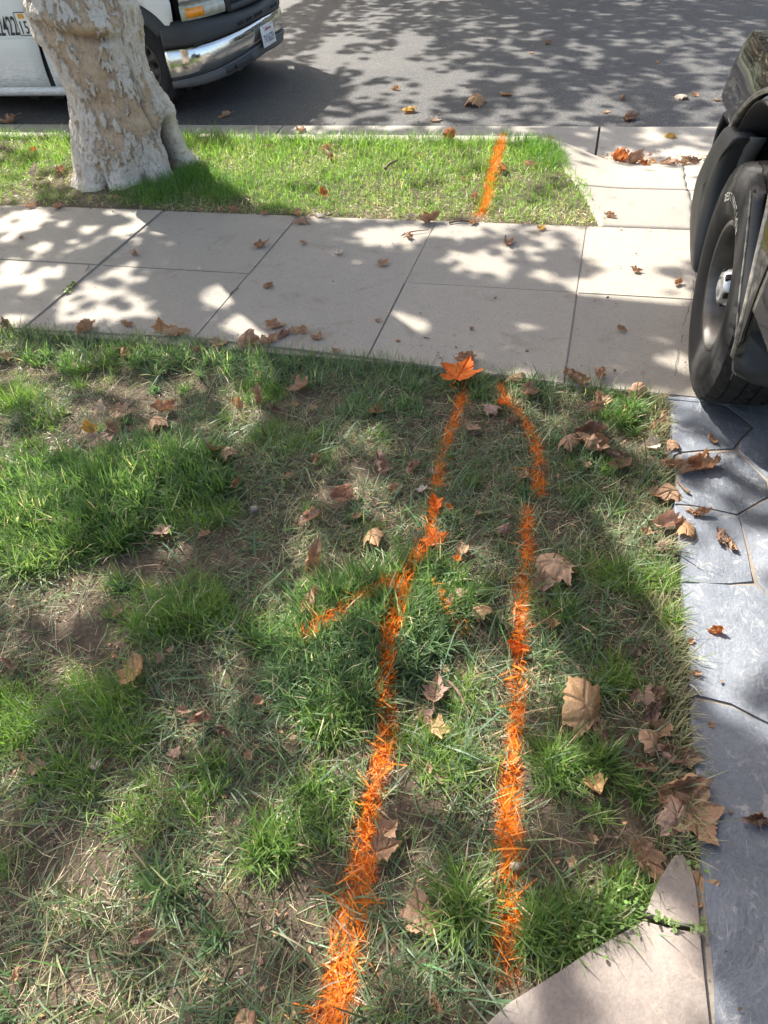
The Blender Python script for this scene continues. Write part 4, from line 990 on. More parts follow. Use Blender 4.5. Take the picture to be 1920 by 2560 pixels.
fen = sp('fender', gridmesh('fender', np.array([[(sdepth(*(a + (b - a) * v)), *(a + (b - a) * v)) for v in np.linspace(0, 1, 18)] for a, b in zip(ai_, ob_)])), 'black_paint', th=.010)
# lip round the wheel opening, mottled dark to pale
lipm = np.array([[(sdepth(y, z) + dx, CY + (y - CY) * k_, CZ + (z - CZ) * k_) for k_, dx in ((1.0, .03), (.992, .0), (1.0, -.006), (1.012, -.005), (1.03, .002))] for y, z in arc(CY, CZ, CR, 40, 182, 50)])
k = NT('mottled_lip'); n_ = k.noise(30, 5, .7); M['mottled_lip'] = k.bsdf(k.ramp(n_, (.35, (.03, .03, .03)), (.62, (.30, .28, .24))), .3, coat=.5)
sp('arch_lip', gridmesh('arch_lip', lipm), 'mottled_lip', fen, th=.003)
# wheel well
P = np.array([[(x, CY + .50 * math.cos(t), CZ + .50 * math.sin(t)) for x in (SUVX + .03, SUVX + .42)] for t in np.linspace(R(-12), R(195), 40)])
sp('wheel_liner', gridmesh('wheel_liner', P), 'liner', th=.008)
sp('wheel_liner', box_mesh('liner_back', (SUVX + .40, CY - .52, .15), (SUVX + .43, CY + .52, .98)), 'liner')
# bumper end: a faceted plastic cap that wraps round the corner
bo_ = [(2.83, .775), (2.95, .772), (3.05, .735), (3.22, .60), (3.34, .47), (3.36, .40), (3.28, .30), (3.05, .23), (2.86, .22), (2.90, .40), (2.93, .56), (2.88, .70), (2.80, .765)]
rows = []
for off, sc, dxx in ((0.10, .90, 0), (0.03, .955, 0), (0.0, 1.0, 0), (-.006, .98, 0)):
    pass
for _ in range(2): bo_ = [tuple(np.array(a) * w1 + np.array(b) * (1 - w1)) for a, b in zip(bo_, bo_[1:] + bo_[:1]) for w1 in (.75, .25)]
def ring(sc, x): 
    c = np.mean(bo_, 0); return [(x + .02 * (p[1] - .5), c[0] + (p[0] - c[0]) * sc, c[1] + (p[1] - c[1]) * sc) for p in bo_]
BX = .440
sp('bumper_backing', gridmesh('bumper_backing', np.array([ring(.90, BX + .30), ring(.90, BX + .07), ring(.02, BX + .07)]), wrapv=True, smooth=False), 'liner')
P = np.array([ring(.97, BX + .075), ring(1.0, BX + .06), ring(1.0, BX + .035), ring(.985, BX + .012), ring(.94, BX), ring(.70, BX - .012), ring(.42, BX - .014), ring(.02, BX - .014)])
bump = sp('front_bumper', gridmesh('front_bumper', P, wrapv=True, smooth=False), 'dark_plastic')
for p_ in bump.data.polygons: p_.use_smooth = True
for e_ in bump.data.edges:
    pass
# crease lines moulded in the bumper end, inner flange towards the wheel
sp('bumper_flange', gridmesh('bumper_flange', np.array([[(BX + .055 + dx, y + dy, z) for dx, dy in ((0, 0), (.012, -.012), (.05, -.02), (.055, -.01))] for y, z in ((2.81, .765), (2.88, .69), (2.925, .56), (2.90, .42), (2.87, .30))])), 'grey_plastic', bump, th=.006)
# the bumper runs across the front
P = []
for x in np.concatenate([np.linspace(BX + .02, BX + .3, 8), np.linspace(.9, 1.8, 8), np.linspace(2.295 - .3, 2.275, 8)]):
    e = min(x - BX, 2.295 - x); y = 3.20 + .26 * math.sqrt(max(0, 1 - (1 - min(1, e / .55)) ** 2))
    P.append([(x, y - .20, .74), (x, y - .06, .735), (x, y, .66), (x, y + .02, .52), (x, y, .40), (x, y - .10, .34), (x, y - .25, .33)])
sp('bumper_bar', gridmesh('bumper_bar', np.array(P)), 'dark_plastic', bump, th=.01)
# nose above the bumper: grille, lamps, hood
P = []
for x in np.concatenate([np.linspace(.515, .7, 8), np.linspace(.8, 1.9, 8), np.linspace(2.0, 2.165, 8)]):
    e = min(x - .515, 2.165 - x); y = 3.40 + .16 * math.sqrt(max(0, 1 - (1 - min(1, e / .45)) ** 2))
    zt = .96 + .06 * math.sin(math.pi * min(1, e / 1.0) / 2)
    P.append([(x, y - .01, .74), (x, y, .80), (x, y - .01, .88), (x, y - .05, zt - .03), (x, y - .14, zt), (x, 3.0, zt + .055), (x, 2.5, zt + .085), (x, 1.95, zt + .10)])
sp('hood', gridmesh('hood', np.array(P)), 'black_paint', th=.012)
sp('headlight', gridmesh('headlight', np.array([[(x, 3.372 + .16 * math.sqrt(max(0, 1 - (1 - min(1, (x - .47) / .45)) ** 2)), z) for z in (.77, .82, .87)] for x in np.linspace(.56, .92, 8)])), 'headlamp', th=.01)
sp('headlight', gridmesh('headlight', np.array([[(2.70 - x, 3.372 + .16 * math.sqrt(max(0, 1 - (1 - min(1, (x - .47) / .45)) ** 2)), z) for z in (.77, .82, .87)] for x in np.linspace(.56, .92, 8)])), 'headlamp', th=.01)
gr = sp('grille', gridmesh('grille', np.array([[(x, 3.535, z) for z in (.76, .88)] for x in (.96, 1.74)])), 'liner', th=.02)
for i in range(4): sp('grille_slat', box_mesh('grille_slat', (.96, 3.54, .775 + i * .028), (1.74, 3.556, .783 + i * .028), .002), 'chrome', gr)
# mud flap of moulded plastic behind the wheel, sill moulding, doors
fl = crom([(2.225, .800, .418), (2.15, .70, .424), (2.065, .56, .432), (2.00, .47, .438), (1.962, .40, .444)], 22)
P = []
for i, (y, z, x) in enumerate(fl):
    u = i / 21.0
    wd = .012 + .30 * sstep(.15, .95, u)
    P.append([(x + .004, y + .016, z), (x, y + .004, z), (x + .002, y - .004, z - .002), (x + .012 + .2 * wd * .4, y - .012 - .02 * u, z - .004), (x + .02 + wd * .55, y - .016 - .03 * u, z - .012 * u), (x + .025 + wd, y - .01 - .02 * u, z - .012 * u)])
y, z, x = fl[-1]
for dz_, sh in ((-.02, .004), (-.033, .018), (-.040, .045)):
    P.append([(x + .004 + sh, y + .016, z + dz_), (x + sh, y + .004, z + dz_), (x + .002 + sh, y - .004, z + dz_), (x + .036 + sh * .5, y - .03, z + dz_ * 1.0), (x + .185, y - .046, z - .012 + dz_ * 1.1), (x + .325, y - .03, z - .012 + dz_ * 1.1)])
flap = sp('mud_flap', gridmesh('mud_flap', np.array(P)), 'black_plastic', th=.007)
eg = [(x - .0015, y + .006, z) for y, z, x in fl] + [(fl[-1][2] + .003, fl[-1][0] + .006, fl[-1][1] - .02), (fl[-1][2] + .017, fl[-1][0] + .004, fl[-1][1] - .034)]
sp('flap_edge', tube('flap_edge', eg, np.full(len(eg), .0035), 6), 'mottled_lip', flap)
dpo = [(1.918, .60), (1.918, 1.06), (.72, 1.07), (.72, .60)]
dr1 = sp('door', side_panel('door', dpo, sdepth, 0, 'y', zc(.45, 1.02, 12), zc(.8, 1.9, 8)), 'black_paint', th=.012)
dpo2 = [(.708, .60), (.708, 1.07), (-.35, 1.07), (-.35, .85), (-.16, .60)]
dr2 = sp('door', side_panel('door', dpo2, sdepth, 0, 'y', zc(.45, 1.02, 6), zc(-.3, .6, 6)), 'black_paint', th=.012)
mo = np.array([[(sdepth(y, z) - o_, y, z) for z, o_ in ((.66, -.004), (.667, .010), (.70, .013), (.732, .010), (.74, -.004))] for y in np.linspace(.75, 1.86, 10)])
sp('door_moulding', gridmesh('door_moulding', mo), 'black_plastic', dr1)
for d_, y_ in ((dr1, .84), (dr2, -.2)): sp('handle', box_mesh('handle', (SUVX - .005, y_, .90), (SUVX + .05, y_ + .16, .935), .01), 'black_plastic', d_)
sp('sill', box_mesh('sill', (SUVX + .12, -.1, .47), (SUVX + .26, 1.93, .60), .03), 'black_plastic')
qo_ = [(-.36, .76), (-.36, 1.07), (-1.35, 1.07), (-1.42, .5), (-1.12, .42)] + arc(-.62, .40, .50, 10, 160, 20)[::-1][1:-1][::1]
sp('rear_quarter', side_panel('rear_quarter', [(-.36, 1.07), (-1.35, 1.07), (-1.42, .45), (-1.16, .42)] + arc(-.62, .40, .50, 175, 60, 20), sdepth, 0, 'y', zc(.5, 1.0, 6)), 'black_paint', th=.012)
for nm, src in (('fender', fen), ('door', dr1), ('door', dr2)):
    me = src.data.copy(); me.transform(Matrix.Diagonal((-1, 1, 1, 1))); me.flip_normals(); o = link(nm, me, None, suv); solidify(o, .012)
cp_ = [(1.98, 1.08), (1.25, 1.66), (1.0, 1.72), (-1.1, 1.74), (-1.32, 1.66), (-1.42, 1.06)]
rows = np.array([[(1.35 + s * (.86 - .15 * np.clip((z - 1.06) / .66, 0, 1)), y, z) for y, z in cp_] for s in np.linspace(-1, 1, 9)])
sp('roof', gridmesh('roof', rows[:, 1:5]), 'black_paint', th=.02)
sp('windscreen', gridmesh('windscreen', rows[:, 0:2]), 'glass', th=.006); sp('rear_window', gridmesh('rear_window', rows[:, 4:6]), 'glass', th=.006)
for rw in (rows[0], rows[-1]): sp('side_window', rawmesh('side_window', [rw[0], rw[1], rw[4], rw[5]], [np.array([[0, 1, 2, 3]])], False), 'glass', th=.006)
sp('tailgate', box_mesh('tailgate', (.55, -1.46, .40), (2.15, -1.41, 1.06), .01), 'black_paint')
sp('underbody', box_mesh('underbody', (.72, -1.3, .30), (1.98, 3.1, .46), .02), 'black_metal')
sp('axle', tube('axle', [(.6, WY, .36), (2.1, WY, .36)], [.04, .04], 10), 'black_metal')
wm2 = (M['rubber'], M['steel'], M['satin'])
WW = .265
wheel(suv, 'wheel', (SUVX + .002 + WW / 2 - 1.35, WY - 1.1, WZ), 0.0, .392, WW, .212, wm2, holes=5, steer=R(0), letters=('DESTINATION', R(60), .036, .288), cap=True, hole_w=.62)
wheel(suv, 'wheel', (2.27 - WW / 2 - 1.35, WY - 1.1, WZ), R(180), .392, WW, .212, wm2, holes=5, steer=R(-.5), cap=True)
for x, sd in ((SUVX + .015 + WW / 2, 0), (2.27 - WW / 2, R(180))): wheel(suv, 'wheel', (x - 1.35, -.62 - 1.1, WZ), sd, .392, WW, .212, wm2, holes=5, cap=True)

# ================================================================== grass
def blades(root, az, L, Wd, lean, bend, roll=None, cols=None, tipcol=None):
    n = len(root); s = np.array([0, .36, .70, 1.0]); wk = np.array([.75, 1.0, .72])
    th = lean[:, None] + bend[:, None] * s[None]
    seg = np.diff(s)[None] * L[:, None]; tm = (th[:, 1:] + th[:, :-1]) / 2
    hr = np.concatenate([np.zeros((n, 1)), np.cumsum(seg * np.sin(tm), 1)], 1)
    zr = np.concatenate([np.zeros((n, 1)), np.cumsum(seg * np.cos(tm), 1)], 1)
    sw = rng.normal(0, .10, n)[:, None] * s[None] ** 2 * L[:, None]
    dx, dy = np.cos(az)[:, None], np.sin(az)[:, None]
    C = np.stack([root[:, 0:1] + hr * dx - sw * dy, root[:, 1:2] + hr * dy + sw * dx, root[:, 2:3] + zr], -1)
    C[..., 2] = np.maximum(C[..., 2], root[:, 2:3] + .002)
    ro = rng.normal(0, .5, n) if roll is None else roll
    side = np.stack([-np.sin(az) * np.cos(ro), np.cos(az) * np.cos(ro), np.sin(ro)], -1)
    V = np.zeros((n, 7, 3))
    for i in range(3):
        V[:, 2 * i] = C[:, i] - side * (Wd * wk[i] / 2)[:, None]
        V[:, 2 * i + 1] = C[:, i] + side * (Wd * wk[i] / 2)[:, None]
    V[:, 6] = C[:, 3]
    cc = np.repeat(cols[:, None, :], 7, 1)
    if tipcol is not None:
        f = np.array([0, 0, .15, .15, .45, .45, .9])[None, :, None]; cc = cc * (1 - f) + tipcol[:, None, :] * f
    return V, cc
TRI = np.array([(0, 1, 3), (0, 3, 2), (2, 3, 5), (2, 5, 4), (4, 5, 6)])
def blade_object(name, parts, mat, parent=None, kind='stuff'):
    V = np.concatenate([p[0] for p in parts]); c = np.concatenate([p[1] for p in parts]); n = len(V)
    F = (np.arange(n) * 7)[:, None, None] + TRI[None]
    me = rawmesh(name, V.reshape(-1, 3), [F.reshape(-1, 3)], True, cols=c.reshape(-1, 3))
    return link(name, me, M[mat], parent, kind)
def jit(base, n, v=.18, hv=.08):
    b = np.array(base)[None] * (1 + rng.normal(0, v, (n, 1))) * (1 + rng.normal(0, hv, (n, 3)))
    return np.clip(b, .004, .98)
FRESH, LIME, BLUE, OLIVE, STRAW, PALE = (.128, .222, .060), (.180, .280, .075), (.132, .202, .118), (.23, .24, .135), (.57, .49, .34), (.69, .62, .46)
ORANGE = (1.0, .27, .020)

FLAGS = [FLAG_BIG, FLAG_SMALL, FLAG_CORNER]
def lawn_ok(x, y):
    e = np.interp(x, [-14, -2.6, -1.7, -0.85, -0.3, 0.36, 6], [2.44, 2.455, 2.50, 2.455, 2.40, 2.372, 2.372])
    ok = (y < e + .012 * (fbm(x * 6, x * 0 + 2, 7, 2) - .3)) & (x < slate_x(y) - .012)
    for f in FLAGS: ok &= ~inpoly(x, y, f)
    return ok
# bare places and tufts seen in the photograph: x, y, half width, half height in photo points
BARE = [(120, 1360, 110, 50), (270, 1190, 110, 35), (430, 1210, 170, 45), (720, 1080, 45, 40), (1010, 1170, 60, 35), (985, 1280, 60, 90), (640, 1885, 110, 70), (600, 2060, 110, 60), (730, 1600, 60, 40), (170, 1850, 90, 60), (960, 1425, 70, 60), (1180, 1590, 50, 60), (60, 945, 50, 28), (150, 2090, 100, 60), (690, 1960, 60, 70), (620, 1560, 60, 50), (800, 1010, 60, 28), (1050, 1700, 40, 70), (1440, 1700, 40, 100), (1340, 1410, 60, 50), (250, 1630, 60, 50), (900, 1740, 50, 60), (1350, 1780, 70, 60), (430, 1620, 90, 40), (880, 1880, 60, 60), (1400, 1330, 60, 40), (840, 2080, 60, 60), (500, 1750, 60, 30)]
BAREG = [pxell(*b) for b in BARE]
def bare(x, y):
    o = np.zeros(np.shape(x))
    for c, inv, ra, rb in BAREG:
        q = inv @ np.stack([x - c[0], y - c[1]]); d = np.hypot(*q) + 0.5 * (fbm(x * 12, y * 12, 19, 3) - .5) * 2
        o = np.maximum(o, 1 - sstep(.6, 1.15, d))
    return o
TUFT = [  # x, y, half width, half height, blades, length, kind
    (110, 1060, 150, 75, 4200, .085, 0), (330, 1030, 150, 60, 4200, .085, 0), (200, 1110, 170, 60, 3600, .08, 0), (60, 1150, 110, 60, 2600, .085, 1), (430, 1100, 70, 24, 1500, .05, 2), (380, 1000, 80, 30, 1200, .08, 0), (20, 1210, 70, 40, 1000, .08, 1),
    (38, 848, 46, 22, 1700, .075, 2), (560, 838, 48, 22, 1100, .05, 2), (600, 955, 60, 40, 1300, .045, 2), (690, 960, 40, 40, 600, .05, 2), (350, 1335, 70, 42, 1700, .075, 1), (450, 1318, 46, 30, 1000, .07, 2), (505, 1350, 36, 22, 300, .07, 1), (350, 1250, 100, 30, 700, .06, 2),
    (870, 1280, 130, 70, 3800, .08, 0), (760, 1300, 120, 50, 2600, .08, 0), (640, 1370, 70, 34, 1500, .075, 0), (720, 1440, 120, 80, 4200, .075, 3), (740, 1525, 80, 40, 1800, .07, 1), (800, 1370, 110, 60, 3000, .075, 3), (900, 1360, 60, 60, 1300, .075, 3),
    (210, 1520, 90, 60, 1900, .065, 2), (240, 1590, 60, 30, 700, .06, 2), (20, 1540, 50, 60, 1400, .08, 2), (150, 1690, 60, 40, 800, .07, 1), (300, 1745, 60, 40, 700, .06, 2), (415, 1735, 50, 36, 650, .06, 2), (580, 1800, 60, 46, 800, .075, 1), (560, 1850, 50, 24, 300, .075, 1), (710, 1700, 60, 50, 900, .065, 1), (690, 1790, 60, 30, 400, .06, 1), (470, 1630, 40, 30, 350, .06, 1),
    (1015, 1955, 55, 50, 800, .085, 1), (1250, 1640, 66, 44, 1500, .07, 1), (1415, 1262, 48, 32, 1000, .06, 2), (1452, 1335, 34, 22, 600, .055, 2), (1330, 1450, 36, 30, 600, .055, 2), (915, 1595, 60, 26, 600, .06, 2), (1260, 1985, 110, 40, 1500, .05, 1), (1180, 2040, 70, 50, 900, .05, 1), (1350, 1930, 60, 40, 600, .05, 1), (980, 1500, 50, 40, 450, .06, 2), (1000, 1640, 70, 40, 600, .07, 2), (1180, 1990, 60, 40, 500, .05, 1),
    (1300, 1230, 90, 40, 900, .06, 2), (1200, 1320, 40, 40, 350, .06, 2), (1360, 890, 60, 30, 900, .07, 0), (1160, 830, 70, 20, 900, .07, 3), (860, 850, 80, 40, 1100, .06, 3), (1270, 1500, 60, 30, 300, .06, 3), (140, 800, 110, 30, 900, .06, 2), (90, 900, 60, 30, 600, .05, 1), (80, 960, 40, 20, 300, .05, 1), (460, 780, 200, 22, 1800, .07, 3), (660, 800, 120, 26, 1100, .06, 3), (200, 770, 200, 22, 1500, .07, 0), (1000, 830, 60, 20, 500, .06, 3), (330, 1940, 80, 40, 400, .07, 3), (1220, 1360, 70, 50, 500, .06, 3)]
KIND = {0: (FRESH, (.13, .23, .075), .0050), 1: (FRESH, LIME, .0038), 2: (LIME, (.15, .28, .035), .0022), 3: ((.12, .20, .10), (.14, .23, .10), .0046)}
paint_sets = {'long': [MARK_LONG_A, MARK_LONG_B], 'branch': [MARK_BRANCH], 'short': [MARK_SHORT_A, MARK_SHORT_B], 'spot': [MARK_SPOT], 'kerb': [MARK_KERB]}
painted = {k_: [] for k_ in paint_sets}; lawn_parts = []; park_parts = []
def emit(x, y, z, az, L, Wd, lean, bend, cols, tip, out):
    keep = np.ones(len(x), bool)
    ww = mark_width(x, y); rch = .5 * L * np.sin(np.clip(lean + .4 * bend, -1.5, 1.57)); mx, my = x + rch * np.cos(az), y + rch * np.sin(az)
    for k_, ls in paint_sets.items():
        d = near(mx, my, ls); wd = ww * (1.05 if k_ == 'branch' else .86 if k_ == 'short' else 1.12 if k_ == 'long' else .62 if k_ == 'spot' else 1.7 if k_ == 'kerb' else 1.0)
        p = (1 - sstep(.35, 1.35, d / wd)) * (.50 + .75 * sstep(.30, .55, fbm(x * 16, y * 16, 171, 3))) * (.80 if k_ == 'kerb' else .96)
        hit = keep & (rng.uniform(0, 1, len(x)) < p)
        if hit.any():
            h = np.where(hit)[0]; m = len(h)
            mixf = np.clip(rng.normal(.92, .16, (m, 1)) * (1 - .55 * sstep(.7, 1.3, (d / wd)[h]))[:, None], .15, 1)
            L[h] *= .72; oc = jit(ORANGE, m, .10, .04) * mixf + cols[h] * (1 - mixf)
            painted[k_].append(blades(np.stack([x[h], y[h], z[h]], 1), az[h], L[h], Wd[h], lean[h], bend[h], None, oc, None if tip is None else oc * .9 + tip[h] * .1))
            keep[h] = False
    i = np.where(keep)[0]
    if len(i): out.append(blades(np.stack([x[i], y[i], z[i]], 1), az[i], L[i], Wd[i], lean[i], bend[i], None, cols[i], None if tip is None else tip[i]))

# 1. the thin, trodden turf: grey-green and straw blades lying about
def turf(n, x0, x1, y0, y1, far=False):
    x = rng.uniform(x0, x1, n); y = rng.uniform(y0, y1, n)
    dens = sstep(.30, .60, fbm(x * 4.2, y * 4.2, 13, 4)) * .85 + .15
    dens = dens * (1 - .84 * bare(x, y))
    edge = sstep(.12, .0, 2.42 - y); dens = np.maximum(dens, .7 * edge)
    ok = lawn_ok(x, y) & (rng.uniform(0, 1, n) < dens); x, y = x[ok], y[ok]; n = len(x)
    z = lawn_z(x, y) - .002
    kind = rng.uniform(0, 1, n) + .55 * (fbm(x * 3.0, y * 3.0, 29, 3) - .5)
    c = np.where((kind < .46)[:, None], jit(BLUE, n, .28), np.where((kind < .58)[:, None], jit(OLIVE, n, .25), np.where((kind < .66)[:, None], jit(FRESH, n, .25), np.where((kind < .88)[:, None], jit(STRAW, n, .22), jit(PALE, n, .15)))))
    dry = kind > .66
    L = np.where(dry, rng.gamma(5, .011, n), rng.gamma(6, .0118, n)).clip(.02, .15)
    Wd = np.where(dry, rng.uniform(.0008, .0021, n), rng.uniform(.0016, .0044, n))
    lean = np.where(dry, rng.uniform(.9, 1.55, n), np.clip(rng.normal(1.12, .33, n), .15, 1.52)); bend = rng.normal(.35, .55, n)
    emit(x, y, z, rng.uniform(0, 2 * math.pi, n), L, Wd, lean, bend, c, np.where(dry[:, None], c, c * .75 + np.array(STRAW) * .18), lawn_parts)
turf(120000, -3.3, .40, -.15, 2.52)
turf(9000, -6.5, -3.3, .5, 2.52)
turf(3000, -3.3, .40, -1.2, -.15)
# fine thatch flat on the soil
n = 42000; x = rng.uniform(-3.0, .40, n); y = rng.uniform(-.1, 2.46, n)
ok = lawn_ok(x, y) & (rng.uniform(0, 1, n) < .35 + .65 * fbm(x * 5, y * 5, 47, 3)) & (bare(x, y) * .75 < rng.uniform(0, 1, n)); x, y = x[ok], y[ok]; n = len(x)
emit(x, y, lawn_z(x, y), rng.uniform(0, 6.28, n), rng.gamma(5, .008, n).clip(.01, .09), rng.uniform(.0006, .0015, n), rng.uniform(1.25, 1.55, n), rng.normal(0, .3, n), np.where((rng.uniform(0, 1, n) < .70)[:, None], jit((.46, .38, .25), n, .3), jit((.24, .18, .12), n, .35)), None, lawn_parts)
# 2. tufts
def tuft(xc, yc, a, b, n, L0, kd):
    n = int(n * (.55 if n <= 2000 else .9) * (.62 if yc > 1600 and xc < 900 else 1)); c, inv, ra, rb = pxell(xc, yc, a * 1.1, b * 1.1); T = np.linalg.inv(inv)
    # each patch is itself made of small clumps
    m = max(3, int(n / 45)); ca = rng.uniform(0, 6.28, m); cr_ = np.sqrt(rng.uniform(0, 1, m))
    cc = (T @ np.stack([np.cos(ca) * cr_, np.sin(ca) * cr_])).T + c
    i = rng.integers(0, m, n); sp_ = rng.normal(0, .017, (n, 2)) * (1.3 if n > 1200 else 1)
    p = cc[i] + sp_; x, y = p[:, 0], p[:, 1]
    az = np.arctan2(sp_[:, 1], sp_[:, 0]) + rng.normal(0, 1.5, n)
    lean = np.clip(np.hypot(sp_[:, 0], sp_[:, 1]) / .02 * .22 + rng.normal(.25, .36, n), 0, 1.4)
    ok = lawn_ok(x, y)
    x, y, az, lean, i = x[ok], y[ok], az[ok], lean[ok], i[ok]; n = len(x)
    c0, c1, wd = KIND[kd]
    f = np.clip(rng.uniform(0, 1, m)[i] * .7 + rng.uniform(-.1, .4, n), 0, 1)[:, None]
    col = np.array(c0) * (1 - f) + np.array(c1) * f; col = col * (1 + rng.normal(0, .14, (n, 1)))
    yl = rng.uniform(0, 1, n) < .06; col[yl] = jit(STRAW, int(yl.sum()))
    emit(x, y, lawn_z(x, y) - .003, az, (L0 * rng.normal(1, .36, n)).clip(.02, .17), wd * rng.uniform(.6, 1.25, n), lean, rng.normal(.8, .5, n), col, col * .85 + .02, lawn_parts)
for t in TUFT: tuft(*t)
# scattered single clumps
for _ in range(170):
    x, y = rng.uniform(-3.2, .33), rng.uniform(0, 2.42)
    if bare(np.array([x]), np.array([y]))[0] > .5: continue
    m = int(rng.integers(14, 60)); p = np.array([x, y]) + rng.normal(0, .012, (m, 2)); ok = lawn_ok(p[:, 0], p[:, 1]); p = p[ok]; m = len(p)
    if m < 3: continue
    kd = int(rng.choice([1, 2, 3, 3])); c0, c1, wd = KIND[kd]
    col = np.array(c0) * (1 + rng.normal(0, .2, (m, 1)))
    emit(p[:, 0], p[:, 1], lawn_z(p[:, 0], p[:, 1]) - .002, rng.uniform(0, 6.28, m), rng.normal(.055, .014, m).clip(.02, .1), wd * rng.uniform(.7, 1.2, m), rng.uniform(.1, .9, m), rng.normal(.7, .4, m), col, col * .9, lawn_parts)
# long wide blades near the viewer, thrown flat across the thatch
n = 2600; x = rng.uniform(-2.2, .36, n); y = rng.uniform(-.05, 1.9, n); ok = lawn_ok(x, y) & (fbm(x * 3, y * 3, 59, 3) > .44); x, y = x[ok], y[ok]; n = len(x)
emit(x, y, lawn_z(x, y) + .004, rng.uniform(0, 6.28, n), rng.normal(.105, .03, n).clip(.04, .19), rng.uniform(.0032, .0058, n), rng.uniform(.7, 1.25, n), rng.normal(.5, .35, n), jit((.13, .20, .125), n, .25), jit((.17, .23, .14), n, .2), lawn_parts)
# overhang at the sidewalk and along the slate
n = 5200; x = rng.uniform(-3.6, .34, n); y = 2.45 - rng.gamma(1.6, .03, n); ok = lawn_ok(x, y) & (fbm(x * 4, x * 0, 63, 3) + .2 * rng.uniform(0, 1, n) > .48); x, y = x[ok], y[ok]; n = len(x)
emit(x, y, lawn_z(x, y), rng.normal(1.57, .9, n), rng.normal(.07, .02, n).clip(.03, .13), rng.uniform(.0016, .0036, n), rng.uniform(.1, .8, n), rng.normal(.6, .4, n), np.where((rng.uniform(0, 1, n) < .5)[:, None], jit(BLUE, n, .25), jit(FRESH, n, .25)), jit(OLIVE, n), lawn_parts)
n = 2600; y = rng.uniform(.62, 2.36, n); x = slate_x(y) - .014 - rng.gamma(1.5, .02, n); ok = lawn_ok(x, y) & (fbm(y * 5, y * 0, 67, 3) > .5); x, y = x[ok], y[ok]; n = len(x)
emit(x, y, lawn_z(x, y), rng.normal(0, 1.0, n), rng.normal(.06, .02, n).clip(.025, .12), rng.uniform(.0014, .0034, n), rng.uniform(.2, .9, n), rng.normal(.5, .4, n), np.where((rng.uniform(0, 1, n) < .5)[:, None], jit(BLUE, n, .25), jit(OLIVE, n, .25)), jit(STRAW, n), lawn_parts)
blade_object('lawn_grass', lawn_parts, 'grass')

# 3. the parkway strip: thick, sunlit
PKPOLY = [(-14, 3.93), (0.10, 3.915)] + [(float(x), float(y)) for x, y in _ge[::1]] + [(-0.44, 5.265), (-14, 5.265)]
PKPOLY = [(x, y) if x < -.6 else (x + .045 * (float(fbm(x * 9, y * 9, 3, 2)) - .15), y) for x, y in PKPOLY]
def park(n, x0, x1, sparse=0.0):
    x = rng.uniform(x0, x1, n); y = rng.uniform(3.88, 5.30, n)
    d = .50 + .50 * sstep(.33, .55, fbm(x * 3.2, y * 3.2, 33, 3))
    sh = np.exp(-((x + 3.1) / .75) ** 2 - ((y - 4.2) / .45) ** 2); d *= 1 - .75 * sh
    d *= sstep(3.885, 4.02, y) * .75 + .25
    ok = inpoly(x, y, PKPOLY) & (rng.uniform(0, 1, n) < d)
    q = np.stack([x - TC[0], y - TC[1]], 1); ok &= np.hypot(q @ TE / .40, q @ TN / .36) > 1
    x, y = x[ok], y[ok]; n = len(x); z = park_z(x, y)
    k_ = rng.uniform(0, 1, n) + 1.15 * (fbm(x * 3.2, y * 3.2, 39, 4) - .5) + .25 * (1 - sstep(3.9, 4.25, y)) 
    c = np.where((k_ < .50)[:, None], jit((.155, .290, .045), n, .2), np.where((k_ < .74)[:, None], jit((.22, .34, .065), n, .2), np.where((k_ < .86)[:, None], jit(OLIVE, n, .25), jit(STRAW, n, .22))))
    dry = k_ > .86
    L = (rng.normal(.062, .018, n) * (.75 + .6 * sstep(4.6, 5.25, y))).clip(.02, .13) * np.where(dry, .8, 1)
    emit(x, y, z, rng.uniform(0, 6.28, n), L, rng.uniform(.002, .0045, n), np.clip(rng.normal(.55, .4, n) + .5 * dry, 0, 1.5), rng.normal(.7, .45, n), c, np.where(dry[:, None], c, c * .8 + np.array((.30, .32, .14)) * .25), park_parts)
park(60000, -4.4, .12)
park(9000, -8, -4.4)
for (xc, yc, r_, m) in ((-2.62, 4.42, .16, 1500), (-2.75, 4.15, .20, 1100), (-.30, 5.0, .16, 1400), (-.42, 5.15, .13, 1200), (-2.3, 4.25, .2, 900)):
    p = np.array([xc, yc]) + rng.normal(0, r_ * .6, (m, 2)); ok = inpoly(p[:, 0], p[:, 1], PKPOLY); q = p - TC; ok &= np.hypot(q @ TE / .42, q @ TN / .38) > 1; p = p[ok]; m = len(p)
    emit(p[:, 0], p[:, 1], park_z(p[:, 0], p[:, 1]), rng.uniform(0, 6.28, m), rng.normal(.08, .02, m).clip(.03, .13), rng.uniform(.0018, .0036, m), rng.uniform(0, .7, m), rng.normal(.7, .4, m), jit((.115, .225, .045), m, .2), None, park_parts)
n = 4200; x = rng.uniform(-6, -.44, n); y = 5.262 - rng.gamma(1.3, .02, n); z = park_z(x, y)
emit(x, y, z, rng.normal(1.57, 1.0, n), rng.normal(.085, .025, n).clip(.03, .15) * (.6 + .8 * fbm(x * 5, x * 0, 44, 2)), rng.uniform(.002, .0042, n), rng.uniform(.0, .7, n), rng.normal(.8, .4, n), jit((.15, .27, .05), n, .25), None, park_parts)
